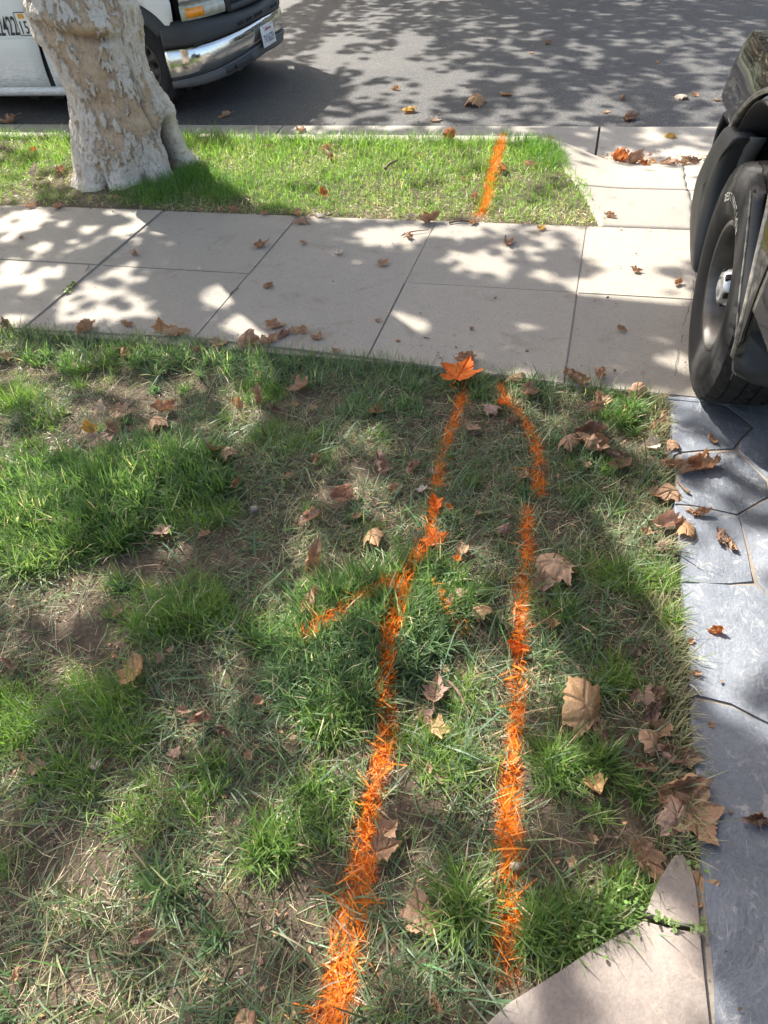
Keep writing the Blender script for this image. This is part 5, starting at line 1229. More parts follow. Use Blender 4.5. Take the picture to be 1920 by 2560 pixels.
# extra bristles for the paint line by the kerb
n = 2600; t = rng.uniform(0, 1, n); kp = crom(MARK_KERB, 60); b_ = kp[(t * 59).astype(int)] + rng.normal(0, .014, (n, 2))
emit(b_[:, 0], b_[:, 1], park_z(b_[:, 0], b_[:, 1]), rng.uniform(0, 6.28, n), rng.normal(.065, .018, n).clip(.02, .12), rng.uniform(.002, .004, n), rng.uniform(.1, 1.2, n), rng.normal(.6, .4, n), jit((.14, .24, .03), n), None, park_parts)
blade_object('parkway_grass', park_parts, 'grass')
# extra painted blades so that the sprayed lines read as on the lawn
def bristle(lines, m, sd, L0, ln0=.5, ln1=1.5):
    for ln in lines:
        kp = crom(ln, 120); ln_ = np.linalg.norm(np.diff(kp, axis=0), axis=1).sum(); n = int(m * ln_)
        b_ = kp[rng.integers(0, 120, n)] + rng.normal(0, sd, (n, 2)); b_ += rng.normal(0, .006, (n, 2))
        keep = (fbm(b_[:, 0] * 7, b_[:, 1] * 7, 88, 3) + .25 * rng.uniform(-1, 1, n)) > .40
        b_ = b_[keep]; b_ = b_[lawn_ok(b_[:, 0], b_[:, 1])]; n = len(b_)
        emit(b_[:, 0], b_[:, 1], lawn_z(b_[:, 0], b_[:, 1]) + .001, rng.uniform(0, 6.28, n), rng.normal(L0, .02, n).clip(.015, .12), rng.uniform(.0016, .0042, n), rng.uniform(ln0, ln1, n), rng.normal(.2, .5, n), np.where((rng.uniform(0, 1, n) < .5)[:, None], jit(BLUE, n), jit(STRAW, n)), None, extra)
extra = []
bristle(paint_sets['long'], 950, .016, .055); bristle(paint_sets['short'], 1000, .013, .05); bristle(paint_sets['branch'], 1400, .010, .08, .0, .7); bristle(paint_sets['spot'], 500, .010, .03)
if extra: blade_object('lawn_grass_tips', extra, 'grass')
LB = {'long': ('long_paint_line', 'longer orange spray paint line on the lawn, fanning out at its lower end'), 'short': ('paint_line', 'straighter orange spray paint line on the lawn, on the slate drive side'),
      'branch': ('paint_branch', 'short faint orange paint branch crossing the thick dark grass tuft'), 'spot': ('paint_splash', 'small orange paint splash on bare soil between the two long lines'), 'kerb': ('kerb_paint_line', 'orange spray paint line across the sunlit parkway grass by the kerb')}
for k_, (nm, lb) in LB.items():
    o = blade_object(nm, painted[k_], 'paint_blade', None, None); tag(o, lb, 'paint mark', 'orange paint marks')

# ================================================================== fallen leaves
HALF = [(0, -.02), (.03, -.06), (.12, -.10), (.20, -.17), (.25, -.13), (.34, -.15), (.37, -.08), (.47, -.05), (.43, .03), (.36, .07), (.31, .10), (.39, .13), (.45, .20), (.55, .22), (.66, .31), (.57, .34), (.53, .40), (.43, .40), (.34, .43), (.25, .45), (.27, .52), (.24, .57), (.27, .64), (.19, .68), (.16, .76), (.08, .83), (0, 1.0)]
def leaf_shape(seed, lobes=1.0):
    r_ = np.random.default_rng(seed)
    h1 = np.array(HALF); h2 = h1[::-1][1:-1] * [-1, 1]
    o = np.vstack([h1, h2]); n0 = len(o)
    o = np.vstack([o + 0, ])
    m = np.stack([o, (o + np.roll(o, -1, 0)) / 2], 1).reshape(-1, 2)
    ang = np.arctan2(m[:, 1] - .22, m[:, 0]); 
    c = np.array([0, .22])
    d = m - c; rad = np.linalg.norm(d, axis=1)
    f = 1 + .10 * np.sin(ang * 2 + r_.uniform(0, 6)) + .07 * np.sin(ang * 5 + r_.uniform(0, 6)) + r_.normal(0, .025, len(m))
    mean = rad.mean(); rad2 = mean + (rad - mean) * lobes
    return c + d / rad[:, None] * (rad2 * f)[:, None]
def leaf_mesh(seed, style, lobes=1.0):
    r_ = np.random.default_rng(seed + 100)
    o = leaf_shape(seed, lobes); n = len(o); c = np.array([0, .22]); K = 7
    pts = [c[None]] + [c + (o - c) * t for t in np.linspace(1 / K, 1, K)]
    P = np.vstack(pts); x, y = P[:, 0].copy(), P[:, 1].copy()
    # veins run from the stalk to the lobe tips
    vein = np.zeros(len(P)); base = np.array([0, -.02])
    for tip in ((0, 1), (.62, .31), (-.62, .31), (.44, -.05), (-.44, -.05), (.27, .62), (-.27, .62)):
        d_ = polydist(x, y, [tuple(base) if abs(tip[0]) != .27 else (0, .3), tip]); vein = np.maximum(vein, np.exp(-(d_ / .022) ** 2))
    y -= .35
    z = -.03 * vein + .05 * (fbm(x * 3.5 + seed, y * 3.5, seed, 3) - .5) * 2 + .018 * (fbm(x * 11, y * 11 + seed, seed, 2) - .5) * 2
    rad = np.hypot(x, y)
    def roll(x, y, z, a, R0, c0=0):
        u = x * math.cos(a) + y * math.sin(a) - c0; v = -x * math.sin(a) + y * math.cos(a)
        t = np.clip(u / R0, -3.3, 3.3); u2 = (R0 - z) * np.sin(t); z2 = R0 - (R0 - z) * np.cos(t)
        u2 = u2 + c0; return u2 * math.cos(a) - v * math.sin(a), u2 * math.sin(a) + v * math.cos(a), z2
    if style == 'f':
        z += .22 * rad ** 2 * r_.uniform(.4, 1.0) + .10 * np.abs(x) * r_.uniform(-.5, 1); x, y, z = roll(x, y, z, r_.uniform(0, 3.1), r_.uniform(.9, 1.6))
    elif style == 'c':
        z += .55 * rad ** 2; x, y, z = roll(x, y, z, r_.uniform(0, 3.1), r_.uniform(.38, .55)); z += .07 * np.sin(x * 9 + seed) * rad
    elif style == 'd':      # domed, edges down
        z -= .40 * rad ** 2; x, y, z2 = roll(x, y, -z, r_.uniform(0, 3.1), r_.uniform(.5, .9)); z = -z2 + .06 * np.sin(y * 8 + seed) * rad
    elif style == 'v':
        z += .75 * np.abs(x) ** 1.15; x *= .78; x, y, z = roll(x, y, z, math.pi / 2 + r_.normal(0, .2), r_.uniform(.5, .9))
    elif style == 'r':
        x, y, z = roll(x, y, z, r_.uniform(-.3, .3), r_.uniform(.15, .20)); z += .05 * np.sin(y * 8)
    elif style == 'k':      # crumpled
        z += .16 * (fbm(x * 5 + seed, y * 5, seed + 3, 3) - .5) * 2 + .25 * rad ** 2; x, y, z = roll(x, y, z, r_.uniform(0, 3.1), r_.uniform(.22, .34)); x *= .9; x, y, z = roll(x, y, z, r_.uniform(0, 3.1), r_.uniform(.35, .6))
    V = np.stack([x, y, z], -1)
    F3 = np.array([(0, 1 + i, 1 + (i + 1) % n) for i in range(n)]); F4 = []
    for k_ in range(K - 1):
        a = 1 + k_ * n
        F4 += [(a + i, a + n + i, a + n + (i + 1) % n, a + (i + 1) % n) for i in range(n)]
    # stalk
    b0 = V[1 + (K - 1) * n]; st = np.array([b0 + np.array([.05 * t * t * r_.normal(0, 1.5), -.40 * t, .05 * t + .02 * math.sin(t * 3)]) for t in np.linspace(0, 1, 6)])
    q = np.linspace(0, 6.283, 5)[:-1]; S = []
    for t, p in enumerate(st): S += [p + np.array([math.cos(a) * .011, 0, math.sin(a) * .011]) * (1.0 + (.5 if t == 5 else 0)) for a in q]
    nb = len(V); V = np.vstack([V, np.array(S)]); SF = gridfaces(6, 4, False, True) + nb
    ve = np.concatenate([vein, np.full(24, .8)])
    me = rawmesh('leaf', V, [F3, np.array(F4), SF], True, attr={'vein': ve})
    return me
LEAF = {}
for si, st in enumerate('fcdvrk'):
    LEAF[st] = [leaf_mesh(si * 10 + j, st, (.78, .6, .95)[j % 3]) for j in range(4)]
LEAFV = {}
def lv(me):
    if me.name not in LEAFV:
        a = np.zeros(len(me.vertices) * 3, np.float32); me.vertices.foreach_get('co', a); LEAFV[me.name] = a.reshape(-1, 3)
    return LEAFV[me.name]
LMAT = dict(B='leaf_brown', T='leaf_tan', D='leaf_dark', P='leaf_purple', W='leaf_pale', R='leaf_rust', Y='leaf_yellow', O='leaf_paint')
def surface_z(x, y):
    a, b = np.array(x), np.array(y)
    if y > 6.03: return float(road_z(a, b)), 0.002
    if y > 5.40 or (x > -.1 and y > 5.26): return -0.143 + .03 * max(0, (y - 5.45)), 0.002
    if y > 3.90:
        if inpoly(np.array([x]), np.array([y]), PKPOLY)[0] and x < 0.1: return float(park_z(a, b)), 0.035
        return float(apron_z(a, b)), 0.002
    if y > 2.43 or x > float(slate_x(y)): return 0.002, 0.002
    for f in FLAGS:
        if inpoly(np.array([x]), np.array([y]), f)[0]: return 0.005, 0.002
    return float(lawn_z(a, b)), 0.036
def place(px, py, wpx, kind, shape, label, yaw=None, tilt=None, group='fallen leaves', lift=0.0, k_=1.0):
    # first guess of the level, then the real one
    x, y = G(px, py, 0.0); z, up = surface_z(x, y); x, y = G(px, py, z + up); z, up = surface_z(x, y)
    v = np.array([x, y, z - EYE]); depth = v @ VF; size = wpx * depth / (FPX * 1659 / 1920)
    if shape == 'f' and wpx < 50 and kind != 'O' and random.random() < .55: shape = random.choice('ck')
    if py < 780: k_ *= .86
    me = random.choice(LEAF[shape]); 
    key = LMAT[kind]
    if key not in LMESH: LMESH[key] = {}
    if me.name not in LMESH[key]:
        m2 = me.copy(); m2.materials.clear(); m2.materials.append(M[key]); LMESH[key][me.name] = m2
    m2 = LMESH[key][me.name]
    s = size / dict(f=1.12, c=.95, d=1.0, v=.95, r=.75, k=.72)[shape] * k_
    ya = random.uniform(0, 6.283) if yaw is None else R(yaw)
    ti = (random.gauss(0, .16), random.gauss(0, .16)) if tilt is None else (R(tilt[0]), R(tilt[1]))
    mat = Matrix.Rotation(ya, 3, 'Z') @ Matrix.Rotation(ti[0], 3, 'X') @ Matrix.Rotation(ti[1], 3, 'Y')
    zs = (np.array(mat)[2] @ lv(me).T) * s
    o = bpy.data.objects.new('leaf', m2); COL.objects.link(o)
    o.matrix_world = Matrix.Translation((x, y, z + up * .55 + lift - float(np.percentile(zs, 4)))) @ mat.to_4x4() @ Matrix.Scale(s, 4)
    return tag(o, label, 'leaf', group)
LMESH = {}
U = (62, 0)
LEAVES = [
 # ---- the lawn, upper left
 (645, 830, 46, 'B', 'c', 'curled brown leaf in the shaded turf above the small fine tuft'),
 (515, 870, 34, 'T', 'v', 'tan leaf standing upright on the left of the small fine tuft', 20, (50, 10)),
 (560, 856, 30, 'B', 'r', 'narrow rolled brown leaf standing in the small fine tuft', 10, (60, 0)),
 (355, 878, 42, 'B', 'k', 'crumpled brown leaf just above the larger folded brown leaf'),
 (262, 885, 50, 'B', 'f', 'flat wide brown leaf beside the upright white leaf'),
 (222, 873, 28, 'W', 'v', 'whitish leaf standing on edge in the upper left turf', 0, (65, 0)),
 (342, 913, 62, 'B', 'd', 'largest brown leaf of the upper left turf with folded lobes'),
 (192, 922, 38, 'Y', 'v', 'yellow-brown leaf standing up behind the wide dusty brown leaf', 40, (45, 0)),
 (238, 922, 40, 'B', 'v', 'upright brown leaf next to the yellow-brown one', 70, (40, 10)),
 (215, 952, 64, 'P', 'f', 'wide dusty purple-brown leaf lying open in the upper left turf'),
 (325, 953, 24, 'B', 'k', 'small crumpled brown leaf below the largest upper left leaf'),
 (110, 963, 24, 'W', 'f', 'small white leaf scrap at the dry patch of the upper left'),
 (456, 972, 46, 'B', 'v', 'pointed brown leaf leaning upright at the corner of the thick grass', 160, (55, 0)),
 (490, 980, 54, 'B', 'd', 'broad brown leaf pointing right beside the pointed leaning leaf', -80, (20, 0)),
 (817, 884, 38, 'T', 'c', 'tan cupped leaf alone on the grey-green turf under the sidewalk'),
 (821, 998, 42, 'P', 'k', 'dark pinkish crumpled leaf left of the long paint line', 40, (30, 0)),
 (620, 1023, 24, 'B', 'k', 'small brown leaf on bare soil right of the fine short grass'),
 (677, 987, 26, 'B', 'f', 'small reddish leaf scrap in the thin turf above the bare soil'),
 (510, 1040, 28, 'T', 'f', 'small tan leaf beside a dark stalk right of the thick grass'),
 (735, 1070, 52, 'P', 'k', 'purplish crumpled leaf on the bare soil patch'),
 (667, 1113, 40, 'P', 'k', 'crinkled purple-brown leaf with a pointed lobe in the middle turf'),
 (772, 1106, 28, 'B', 'f', 'small brown leaf right below the purplish crumpled leaf'),
 (345, 1140, 50, 'P', 'f', 'open purple-brown leaf at the lower rim of the thick grass patch'),
 (805, 1160, 60, 'T', 'd', 'large pale tan leaf lying alone left of the long paint line'),
 (682, 1210, 52, 'B', 'r', 'tall curled brown leaf standing below the large pale tan leaf', 0, (40, 0)),
 (6, 1023, 44, 'B', 'f', 'brown leaf cut by the left picture edge beside the thick grass'),
 (7, 990, 24, 'T', 'v', 'thin tan leaf edge above the brown leaf at the left picture edge'),
 (555, 805, 20, 'T', 'k', 'small tan crumpled leaf in turf just below the sidewalk leaves'),
 (635, 866, 18, 'T', 'f', 'tiny tan leaf scrap under the curled brown leaf'),
 (677, 873, 18, 'B', 'f', 'tiny brown leaf scrap right of the tiny tan one'),
 (595, 885, 30, 'D', 'k', 'dark crumpled leaf sunk in the turf under the small fine tuft'),
 (438, 1150, 22, 'B', 'r', 'thin curled leaf below the fine bright grass'),
 (10, 767, 30, 'T', 'c', 'tan leaf at the left picture edge below the sidewalk'),
 (275, 762, 44, 'B', 'k', 'crumpled brown leaf in the turf just under the sidewalk edge'),
 # ---- leaves along the lower edge of the sidewalk
 (187, 714, 54, 'B', 'k', 'pair-like crumpled brown leaf at the sidewalk edge near the mossy joint'),
 (275, 703, 25, 'B', 'k', 'small brown leaf lying on the sidewalk between two larger ones'),
 (350, 710, 40, 'T', 'v', 'tan leaf standing upright against the sidewalk edge', 20, (70, 0)),
 (383, 722, 50, 'B', 'k', 'brown curled leaf right of the upright tan leaf'),
 (430, 738, 36, 'P', 'f', 'flat brown leaf in the middle of the row at the sidewalk edge'),
 (470, 745, 52, 'B', 'f', 'long brown leaf lying flat in the row at the sidewalk edge'),
 (425, 753, 32, 'T', 'v', 'pale brown leaf tilted in the grass under the row'),
 (537, 742, 64, 'B', 'd', 'big brown leaf arched over the turf at the end of the row', 10, (25, 0)),
 (582, 740, 40, 'B', 'k', 'brown leaf touching the big arched leaf'),
 (595, 705, 46, 'B', 'f', 'brown leaf on the sidewalk inside the sunlit spots'),
 (612, 726, 34, 'P', 'k', 'curled dusty leaf below the leaf in the sunlit spots'),
 (637, 715, 28, 'B', 'f', 'thin brown leaf between the dusty and the cupped leaves'),
 (655, 717, 34, 'B', 'c', 'cupped brown leaf on the sidewalk right of the group'),
 (683, 730, 34, 'B', 'c', 'rightmost brown leaf of the group on the sidewalk'),
 (817, 693, 22, 'B', 'f', 'small brown leaf at the third joint of the sidewalk'),
 (17, 704, 40, 'D', 'k', 'dark leaf and debris at the sidewalk edge by the left picture edge'),
 (725, 760, 24, 'B', 'v', 'small upright leaf in the grass at the sidewalk edge'),
 # ---- on the sidewalk
 (567, 530, 36, 'B', 'c', 'curled brown leaf on the shaded upper sidewalk beside the joint'),
 (292, 550, 22, 'B', 'k', 'small brown leaf right of the wide mossy joint'),
 (580, 621, 24, 'B', 'k', 'small crumpled leaf below the sidewalk centre joint'),
 (657, 525, 18, 'B', 'f', 'small brown flake on the shaded upper sidewalk'),
 (732, 546, 28, 'W', 'f', 'pale grey leaf lying flat inside the trunk shadow'),
 (829, 568, 38, 'B', 'f', 'brown leaf at the rim of the trunk shadow'),
 (1374, 586, 22, 'B', 'k', 'small brown leaf on the sunlit slab near the wheel'),
 (1464, 612, 22, 'B', 'k', 'brown leaf on the slab closest to the vehicle tyre'),
 (1344, 712, 20, 'B', 'r', 'small rolled leaf alone on the right shaded slab'),
 (1101, 524, 38, 'B', 'f', 'backlit leaf with pale edges on the sunlit sidewalk'),
 (881, 512, 24, 'B', 'k', 'small brown leaf at the top of the third joint'),
 (1019, 710, 16, 'B', 'f', 'small leaf flake on the shaded slab left of the last joint'),
 (1139, 757, 12, 'T', 'f', 'tiny tan flake near the sidewalk lower edge'),
 (859, 737, 12, 'B', 'f', 'tiny brown flake right of the third joint'),
 (45, 513, 14, 'B', 'k', 'tiny brown leaf on the far left slab'),
 # ---- along the upper edge of the sidewalk and in the parkway
 (125, 440, 24, 'B', 'k', 'brown leaf on the sidewalk edge below the tree, left one'),
 (67, 447, 20, 'B', 'k', 'brown leaf at the far left of the parkway edge'),
 (435, 451, 18, 'B', 'v', 'small pointed leaf at the parkway edge right of the mossy joint'),
 (478, 458, 24, 'B', 'k', 'brown leaf right of the small pointed leaf at the parkway edge'),
 (503, 450, 26, 'B', 'k', 'brown leaf half hidden under the parkway grass edge'),
 (572, 460, 22, 'B', 'f', 'flat leaf at the parkway edge left of the leaf pair'),
 (650, 480, 42, 'B', 'd', 'lower brown leaf of the pair on the second sidewalk joint'),
 (642, 464, 34, 'T', 'v', 'upper pale leaf of the pair on the second sidewalk joint'),
 (692, 465, 30, 'W', 'f', 'pale leaf fragments right of the leaf pair at the parkway edge'),
 (929, 478, 40, 'B', 'k', 'brown leaf at the parkway edge above the third joint'),
 (886, 464, 30, 'W', 'c', 'whitish leaf in the parkway edge left of the paint'),
 (1024, 481, 20, 'B', 'k', 'small brown leaf at the foot of the kerbside paint line'),
 (1169, 493, 28, 'Y', 'f', 'yellowish leaf at the parkway edge near its right corner'),
 (1319, 468, 24, 'B', 'k', 'brown leaf on the sunlit apron by the grass corner'),
 (697, 415, 30, 'R', 'f', 'glowing rust leaf in the grass right of the trunk shadow', 30, (40, 0)),
 (707, 317, 24, 'B', 'k', 'brown leaf in the parkway grass near the kerb, left of centre'),
 (580, 316, 18, 'B', 'k', 'small dark leaf in the grass behind the tree shadow'),
 (715, 338, 28, 'B', 'f', 'brown leaf lying in the middle of the sunlit grass'),
 (650, 286, 34, 'T', 'c', 'tan leaf on the kerb behind the parkway grass'),
 (70, 321, 22, 'R', 'f', 'reddish leaf in the grass left of the tree'),
 (78, 371, 34, 'W', 'v', 'grey-white lobed leaf standing in the grass left of the tree', 0, (50, 0)),
 (132, 366, 26, 'B', 'k', 'brown leaf against the left root of the tree'),
 (371, 358, 24, 'B', 'v', 'brown leaf caught in the hollow of the tree roots', 0, (60, 0)),
 (250, 419, 16, 'T', 'f', 'small tan flake on the bare earth in front of the tree'),
 (971, 300, 38, 'R', 'd', 'rust orange leaf standing on top of the parkway grass', 20, (45, 0)),
 (906, 331, 20, 'B', 'v', 'small brown leaf on edge in the sunlit grass'),
 (1084, 360, 32, 'R', 'k', 'rust leaf touching the kerbside paint line on its right'),
 (1144, 352, 24, 'B', 'k', 'brown leaf in the grass right of the kerbside paint line'),
 (1024, 422, 22, 'B', 'k', 'dusky leaf in the grass left of the kerbside paint line'),
 (1001, 382, 20, 'B', 'f', 'reddish scrap in the sunlit parkway grass'),
 # ---- road and gutter
 (881, 242, 40, 'Y', 'd', 'yellow-tan leaf on the asphalt near the gutter'),
 (1029, 228, 74, 'T', 'd', 'widest olive-tan leaf on the asphalt'),
 (1094, 207, 36, 'T', 'f', 'flat tan leaf on the asphalt above the widest leaf'),
 (941, 262, 30, 'W', 'f', 'white leaf scrap on the asphalt beside the gutter'),
 (1472, 215, 42, 'W', 'd', 'sunlit pale leaf on the asphalt near the vehicle'),
 (1498, 209, 22, 'B', 'f', 'small brown leaf touching the sunlit pale leaf'),
 (1549, 219, 24, 'T', 'f', 'tan leaf on the asphalt right by the black fender'),
 (1184, 97, 18, 'B', 'k', 'small leaf alone in the middle of the road'),
 (1148, 117, 12, 'T', 'f', 'tiny tan flake in the middle of the road'),
 (1364, 259, 36, 'D', 'k', 'dark leaf clump on the asphalt edge'),
 (1311, 243, 20, 'T', 'f', 'small pale leaf left of the dark clump'),
 (1343, 215, 18, 'B', 'k', 'small brown leaf in the shaded lane'),
 (1419, 137, 14, 'B', 'f', 'small brown flake in the sunlit lane'),
 (856, 196, 18, 'T', 'k', 'small leaf on the road right of the truck shadow'),
 (1446, 299, 34, 'Y', 'd', 'orange-yellow leaf alone on the sunlit gutter'),
 (1191, 298, 20, 'B', 'f', 'brown leaf on the gutter at the kerb end'),
 (1344, 327, 50, 'R', 'k', 'rust leaf with a raised stalk at the left of the gutter row'),
 (1374, 338, 44, 'B', 'k', 'brown leaf in the gutter row next to the raised stalk leaf'),
 (1411, 336, 30, 'Y', 'k', 'bright yellow leaf in the gutter row'),
 (1446, 342, 44, 'B', 'f', 'flat brown leaf right of the yellow leaf in the gutter row'),
 (1496, 332, 32, 'D', 'k', 'dark curled leaf at the right end of the gutter row'),
 (1474, 341, 36, 'T', 'f', 'pale leaf near the right end of the gutter row'),
 (1395, 345, 26, 'R', 'f', 'reddish leaf under the yellow leaf in the gutter row'),
 (485, 253, 24, 'B', 'k', 'brown leaf in the truck shadow on the asphalt'),
 (20, 266, 34, 'B', 'k', 'brown leaf under the truck at the left picture edge'),
 (520, 155, 24, 'T', 'k', 'leaf on the road below the chrome bumper'),
 # ---- right of the paint lines, upper right lawn
 (999, 812, 84, 'O', 'f', 'large orange painted leaf at the top of the long paint line', -15, (14, 0), 'fallen leaves', .03),
 (1003, 782, 40, 'B', 'k', 'brown leaf behind the large orange painted leaf'),
 (1114, 812, 46, 'B', 'd', 'dusty brown leaf at the lawn edge right of the painted leaf'),
 (1241, 817, 46, 'B', 'k', 'brown leaf at the foot of the last sidewalk joint'),
 (1294, 813, 40, 'B', 'k', 'brown folded leaf on the sidewalk edge right of the last joint'),
 (1149, 843, 54, 'P', 'c', 'greyish wrinkled leaf in the turf right of the shorter paint line'),
 (1066, 876, 50, 'P', 'd', 'dusty leaf lying against the top of the shorter paint line'),
 (1087, 866, 26, 'O', 'v', 'small orange sprayed leaf at the top of the shorter paint line'),
 (1296, 857, 42, 'B', 'v', 'brown leaf tilted in the right turf under the folded one', 30, (35, 0)),
 (1376, 848, 44, 'B', 'd', 'pointed brown leaf at the slate corner near the tyre', 0, (40, 0)),
 (1359, 886, 34, 'T', 'c', 'tan cupped leaf below the pointed leaf at the slate corner'),
 (1286, 878, 38, 'D', 'k', 'dark leaf under the tilted brown leaf in the right turf'),
 (1436, 846, 24, 'B', 'f', 'small leaf wedged at the slate corner by the tyre'),
 (1020, 918, 34, 'B', 'f', 'brown leaf right of the upper part of the long paint line'),
 (1003, 908, 28, 'B', 'r', 'thin rolled leaf touching the brown leaf by the long line'),
 (1105, 903, 24, 'P', 'k', 'small dusty leaf beside the bend of the shorter line'),
 (1282, 929, 56, 'D', 'r', 'dark rolled leaf lying like a stick in the right turf', -50, (5, 0)),
 (1227, 955, 56, 'B', 'd', 'brown leaf left in the chain right of the shorter line'),
 (1283, 958, 68, 'B', 'k', 'large curled brown leaf in the middle of the chain'),
 (1340, 998, 46, 'B', 'f', 'flat brown leaf at the lower end of the chain'),
 (1325, 980, 40, 'D', 'k', 'dark curled leaf above the flat one ending the chain'),
 (1267, 994, 24, 'B', 'f', 'small brown leaf below the chain of leaves'),
 (892, 1004, 30, 'P', 'k', 'pinkish leaf left of the middle of the long line'),
 (912, 1048, 28, 'W', 'f', 'pale leaf touching the long line at its gap'),
 (850, 1046, 26, 'B', 'k', 'small brown leaf left of the gap in the long line'),
 (937, 1010, 26, 'P', 'f', 'dusty leaf in the orange blades of the long line'),
 (938, 1080, 40, 'O', 'v', 'curled orange sprayed leaf in the gap of the long line', 30, (20, 0)),
 (970, 1088, 18, 'O', 'f', 'small orange leaf scrap right of the curled orange leaf'),
 (935, 1155, 60, 'O', 'f', 'flat orange sprayed leaf across the long line'),
 (1130, 1020, 42, 'B', 'f', 'brown leaf at the left of the gap in the shorter line'),
 (1000, 1181, 42, 'B', 'f', 'brown leaf on bare soil between the two lines'),
 (987, 1198, 22, 'O', 'f', 'small half orange leaf below the leaf on bare soil'),
 (1092, 1137, 38, 'P', 'd', 'dusty leaf in turf left of the shorter line'),
 (1035, 1100, 16, 'T', 'f', 'tiny pale scrap between the two lines'),
 # ---- along the slate edge
 (1455, 964, 38, 'B', 'd', 'brown leaf lapping over the slate edge, uppermost one'),
 (1446, 993, 38, 'B', 'd', 'brown leaf lying half on slate below the uppermost one'),
 (1459, 1008, 40, 'B', 'f', 'second brown leaf half on slate with a torn side'),
 (1505, 1011, 68, 'B', 'k', 'flattened crumbling leaf with two stalks on the slate'),
 (1418, 1062, 36, 'B', 'v', 'brown leaf leaning in the grass beside the humped edge leaf'),
 (1449, 1064, 64, 'B', 'd', 'humped brown leaf bridging grass and slate'),
 (1438, 1126, 64, 'P', 'c', 'purple-brown curled leaf over the slate edge next to the tan veined one'),
 (1483, 1150, 56, 'T', 'd', 'tan veined leaf with toothed rim on the slate edge'),
 (1399, 1142, 32, 'B', 'v', 'brown leaf on edge in the grass left of the purple-brown one'),
 (1437, 1169, 42, 'D', 'd', 'dark leaf in the grass below the purple-brown one'),
 (1471, 1131, 36, 'B', 'v', 'upright leaf between the purple-brown and tan edge leaves', 0, (40, 0)),
 (1518, 1110, 30, 'B', 'f', 'lobed brown scrap on the slate near the sunlit joint'),
 (1493, 1106, 18, 'T', 'r', 'tan stick-like leaf strip on the slate near the joint'),
 (1557, 1159, 40, 'D', 'k', 'dark shredded leaf in the middle of the slate'),
 (1577, 1177, 28, 'B', 'k', 'shredded leaf bits right below the dark shredded leaf'),
 (1546, 1364, 26, 'R', 'k', 'reddish small leaf in the sunlit band of slate'),
 (1490, 1387, 20, 'B', 'f', 'small brown leaf just under the sunlit band of slate'),
 (1501, 1456, 24, 'B', 'f', 'square brown scrap on the shaded slate by the thin straw'),
 (1538, 951, 20, 'B', 'f', 'small brown flake on the dark slate near the tyre'),
 (1434, 890, 28, 'B', 'k', 'brown leaf in the strip of soil beside the top slate'),
 (1434, 909, 28, 'B', 'k', 'second brown leaf down the strip beside the top slate'),
 (1415, 916, 24, 'B', 'k', 'brown leaf in turf left of the strip beside the top slate'),
 (1434, 934, 20, 'D', 'k', 'dark leaf lowest in the strip beside the top slate'),
 (1407, 955, 44, 'W', 'v', 'pale leaf on edge in the grass left of the uppermost slate leaf'),
 # ---- centre
 (1188, 1220, 108, 'B', 'd', 'large brown leaf bridging the shorter line with a pointed right lobe', 80, (-22, 0)),
 (1175, 1250, 56, 'P', 'v', 'drooping brown leaf under the large bridging leaf', 0, (40, 0)),
 (982, 1287, 66, 'P', 'd', 'dark dusty domed leaf on soil right of the long line'),
 (1040, 1317, 58, 'T', 'd', 'tan toothed leaf on soil between the lines'),
 (683, 1288, 48, 'B', 'v', 'pale curled leaf standing above the paint branch', 30, (50, 0)),
 (668, 1318, 52, 'B', 'r', 'tall curled brown leaf left of the paint branch', 10, (30, 0)),
 (942, 1485, 66, 'P', 'v', 'grey-brown leaf folded like a star right of the long line'),
 (917, 1540, 50, 'P', 'f', 'flat pinkish leaf under the star-like folded leaf'),
 (950, 1567, 58, 'T', 'f', 'sunlit tan leaf under the flat pinkish leaf'),
 (1122, 1392, 36, 'O', 'k', 'small crumpled leaf speckled orange on the shorter line'),
 (1255, 1530, 128, 'T', 'd', 'biggest arched tan leaf with a toothed rim in the right lawn', 45, (24, -12)),
 (1305, 1587, 52, 'D', 'k', 'dark curled leaf under the biggest arched leaf'),
 (1195, 1340, 36, 'T', 'v', 'sunlit leaf sliver in the dry grass right of the shorter line'),
 (1377, 1495, 38, 'P', 'v', 'pink-brown upright leaf left of the grey crumpled leaf', 0, (50, 0)),
 (1412, 1520, 70, 'D', 'k', 'grey-brown crumpled leaf in the grass by the slate'),
 (1405, 1602, 62, 'B', 'd', 'brown leaf with ragged lower edge by the slate', 60, (20, 0)),
 (1428, 1572, 52, 'B', 'v', 'brown leaf standing behind the ragged leaf by the slate'),
 (1466, 1632, 64, 'P', 'k', 'purple-brown crumpled leaf against the slate side'),
 (1396, 1654, 34, 'B', 'f', 'small brown leaf under the ragged leaf by the slate'),
 (1288, 1705, 66, 'T', 'v', 'triangular tan leaf pointing down in the right grass', 200, (40, 0)),
 (945, 1677, 24, 'P', 'f', 'small dusty leaf in dry grass between the lines'),
 (927, 1652, 22, 'B', 'f', 'small brown leaf under the sunlit tan leaf'),
 (962, 1435, 24, 'B', 'f', 'small brown leaf above the star-like folded leaf'),
 (710, 1372, 20, 'W', 'v', 'small pale leaf in the thick tuft under the paint branch'),
 (632, 1537, 24, 'B', 'f', 'small brown leaf on soil left of the thick tuft'),
 # ---- left half, lower
 (287, 1442, 80, 'T', 'c', 'large tan cupped leaf with torn lobes on the left lawn'),
 (12, 1430, 34, 'P', 'f', 'dusty leaf at the left picture edge below the thick grass'),
 (75, 1652, 48, 'P', 'f', 'dusty brown leaf on bare soil at the left'),
 (47, 1630, 24, 'B', 'f', 'small brown leaf above the dusty leaf on bare soil'),
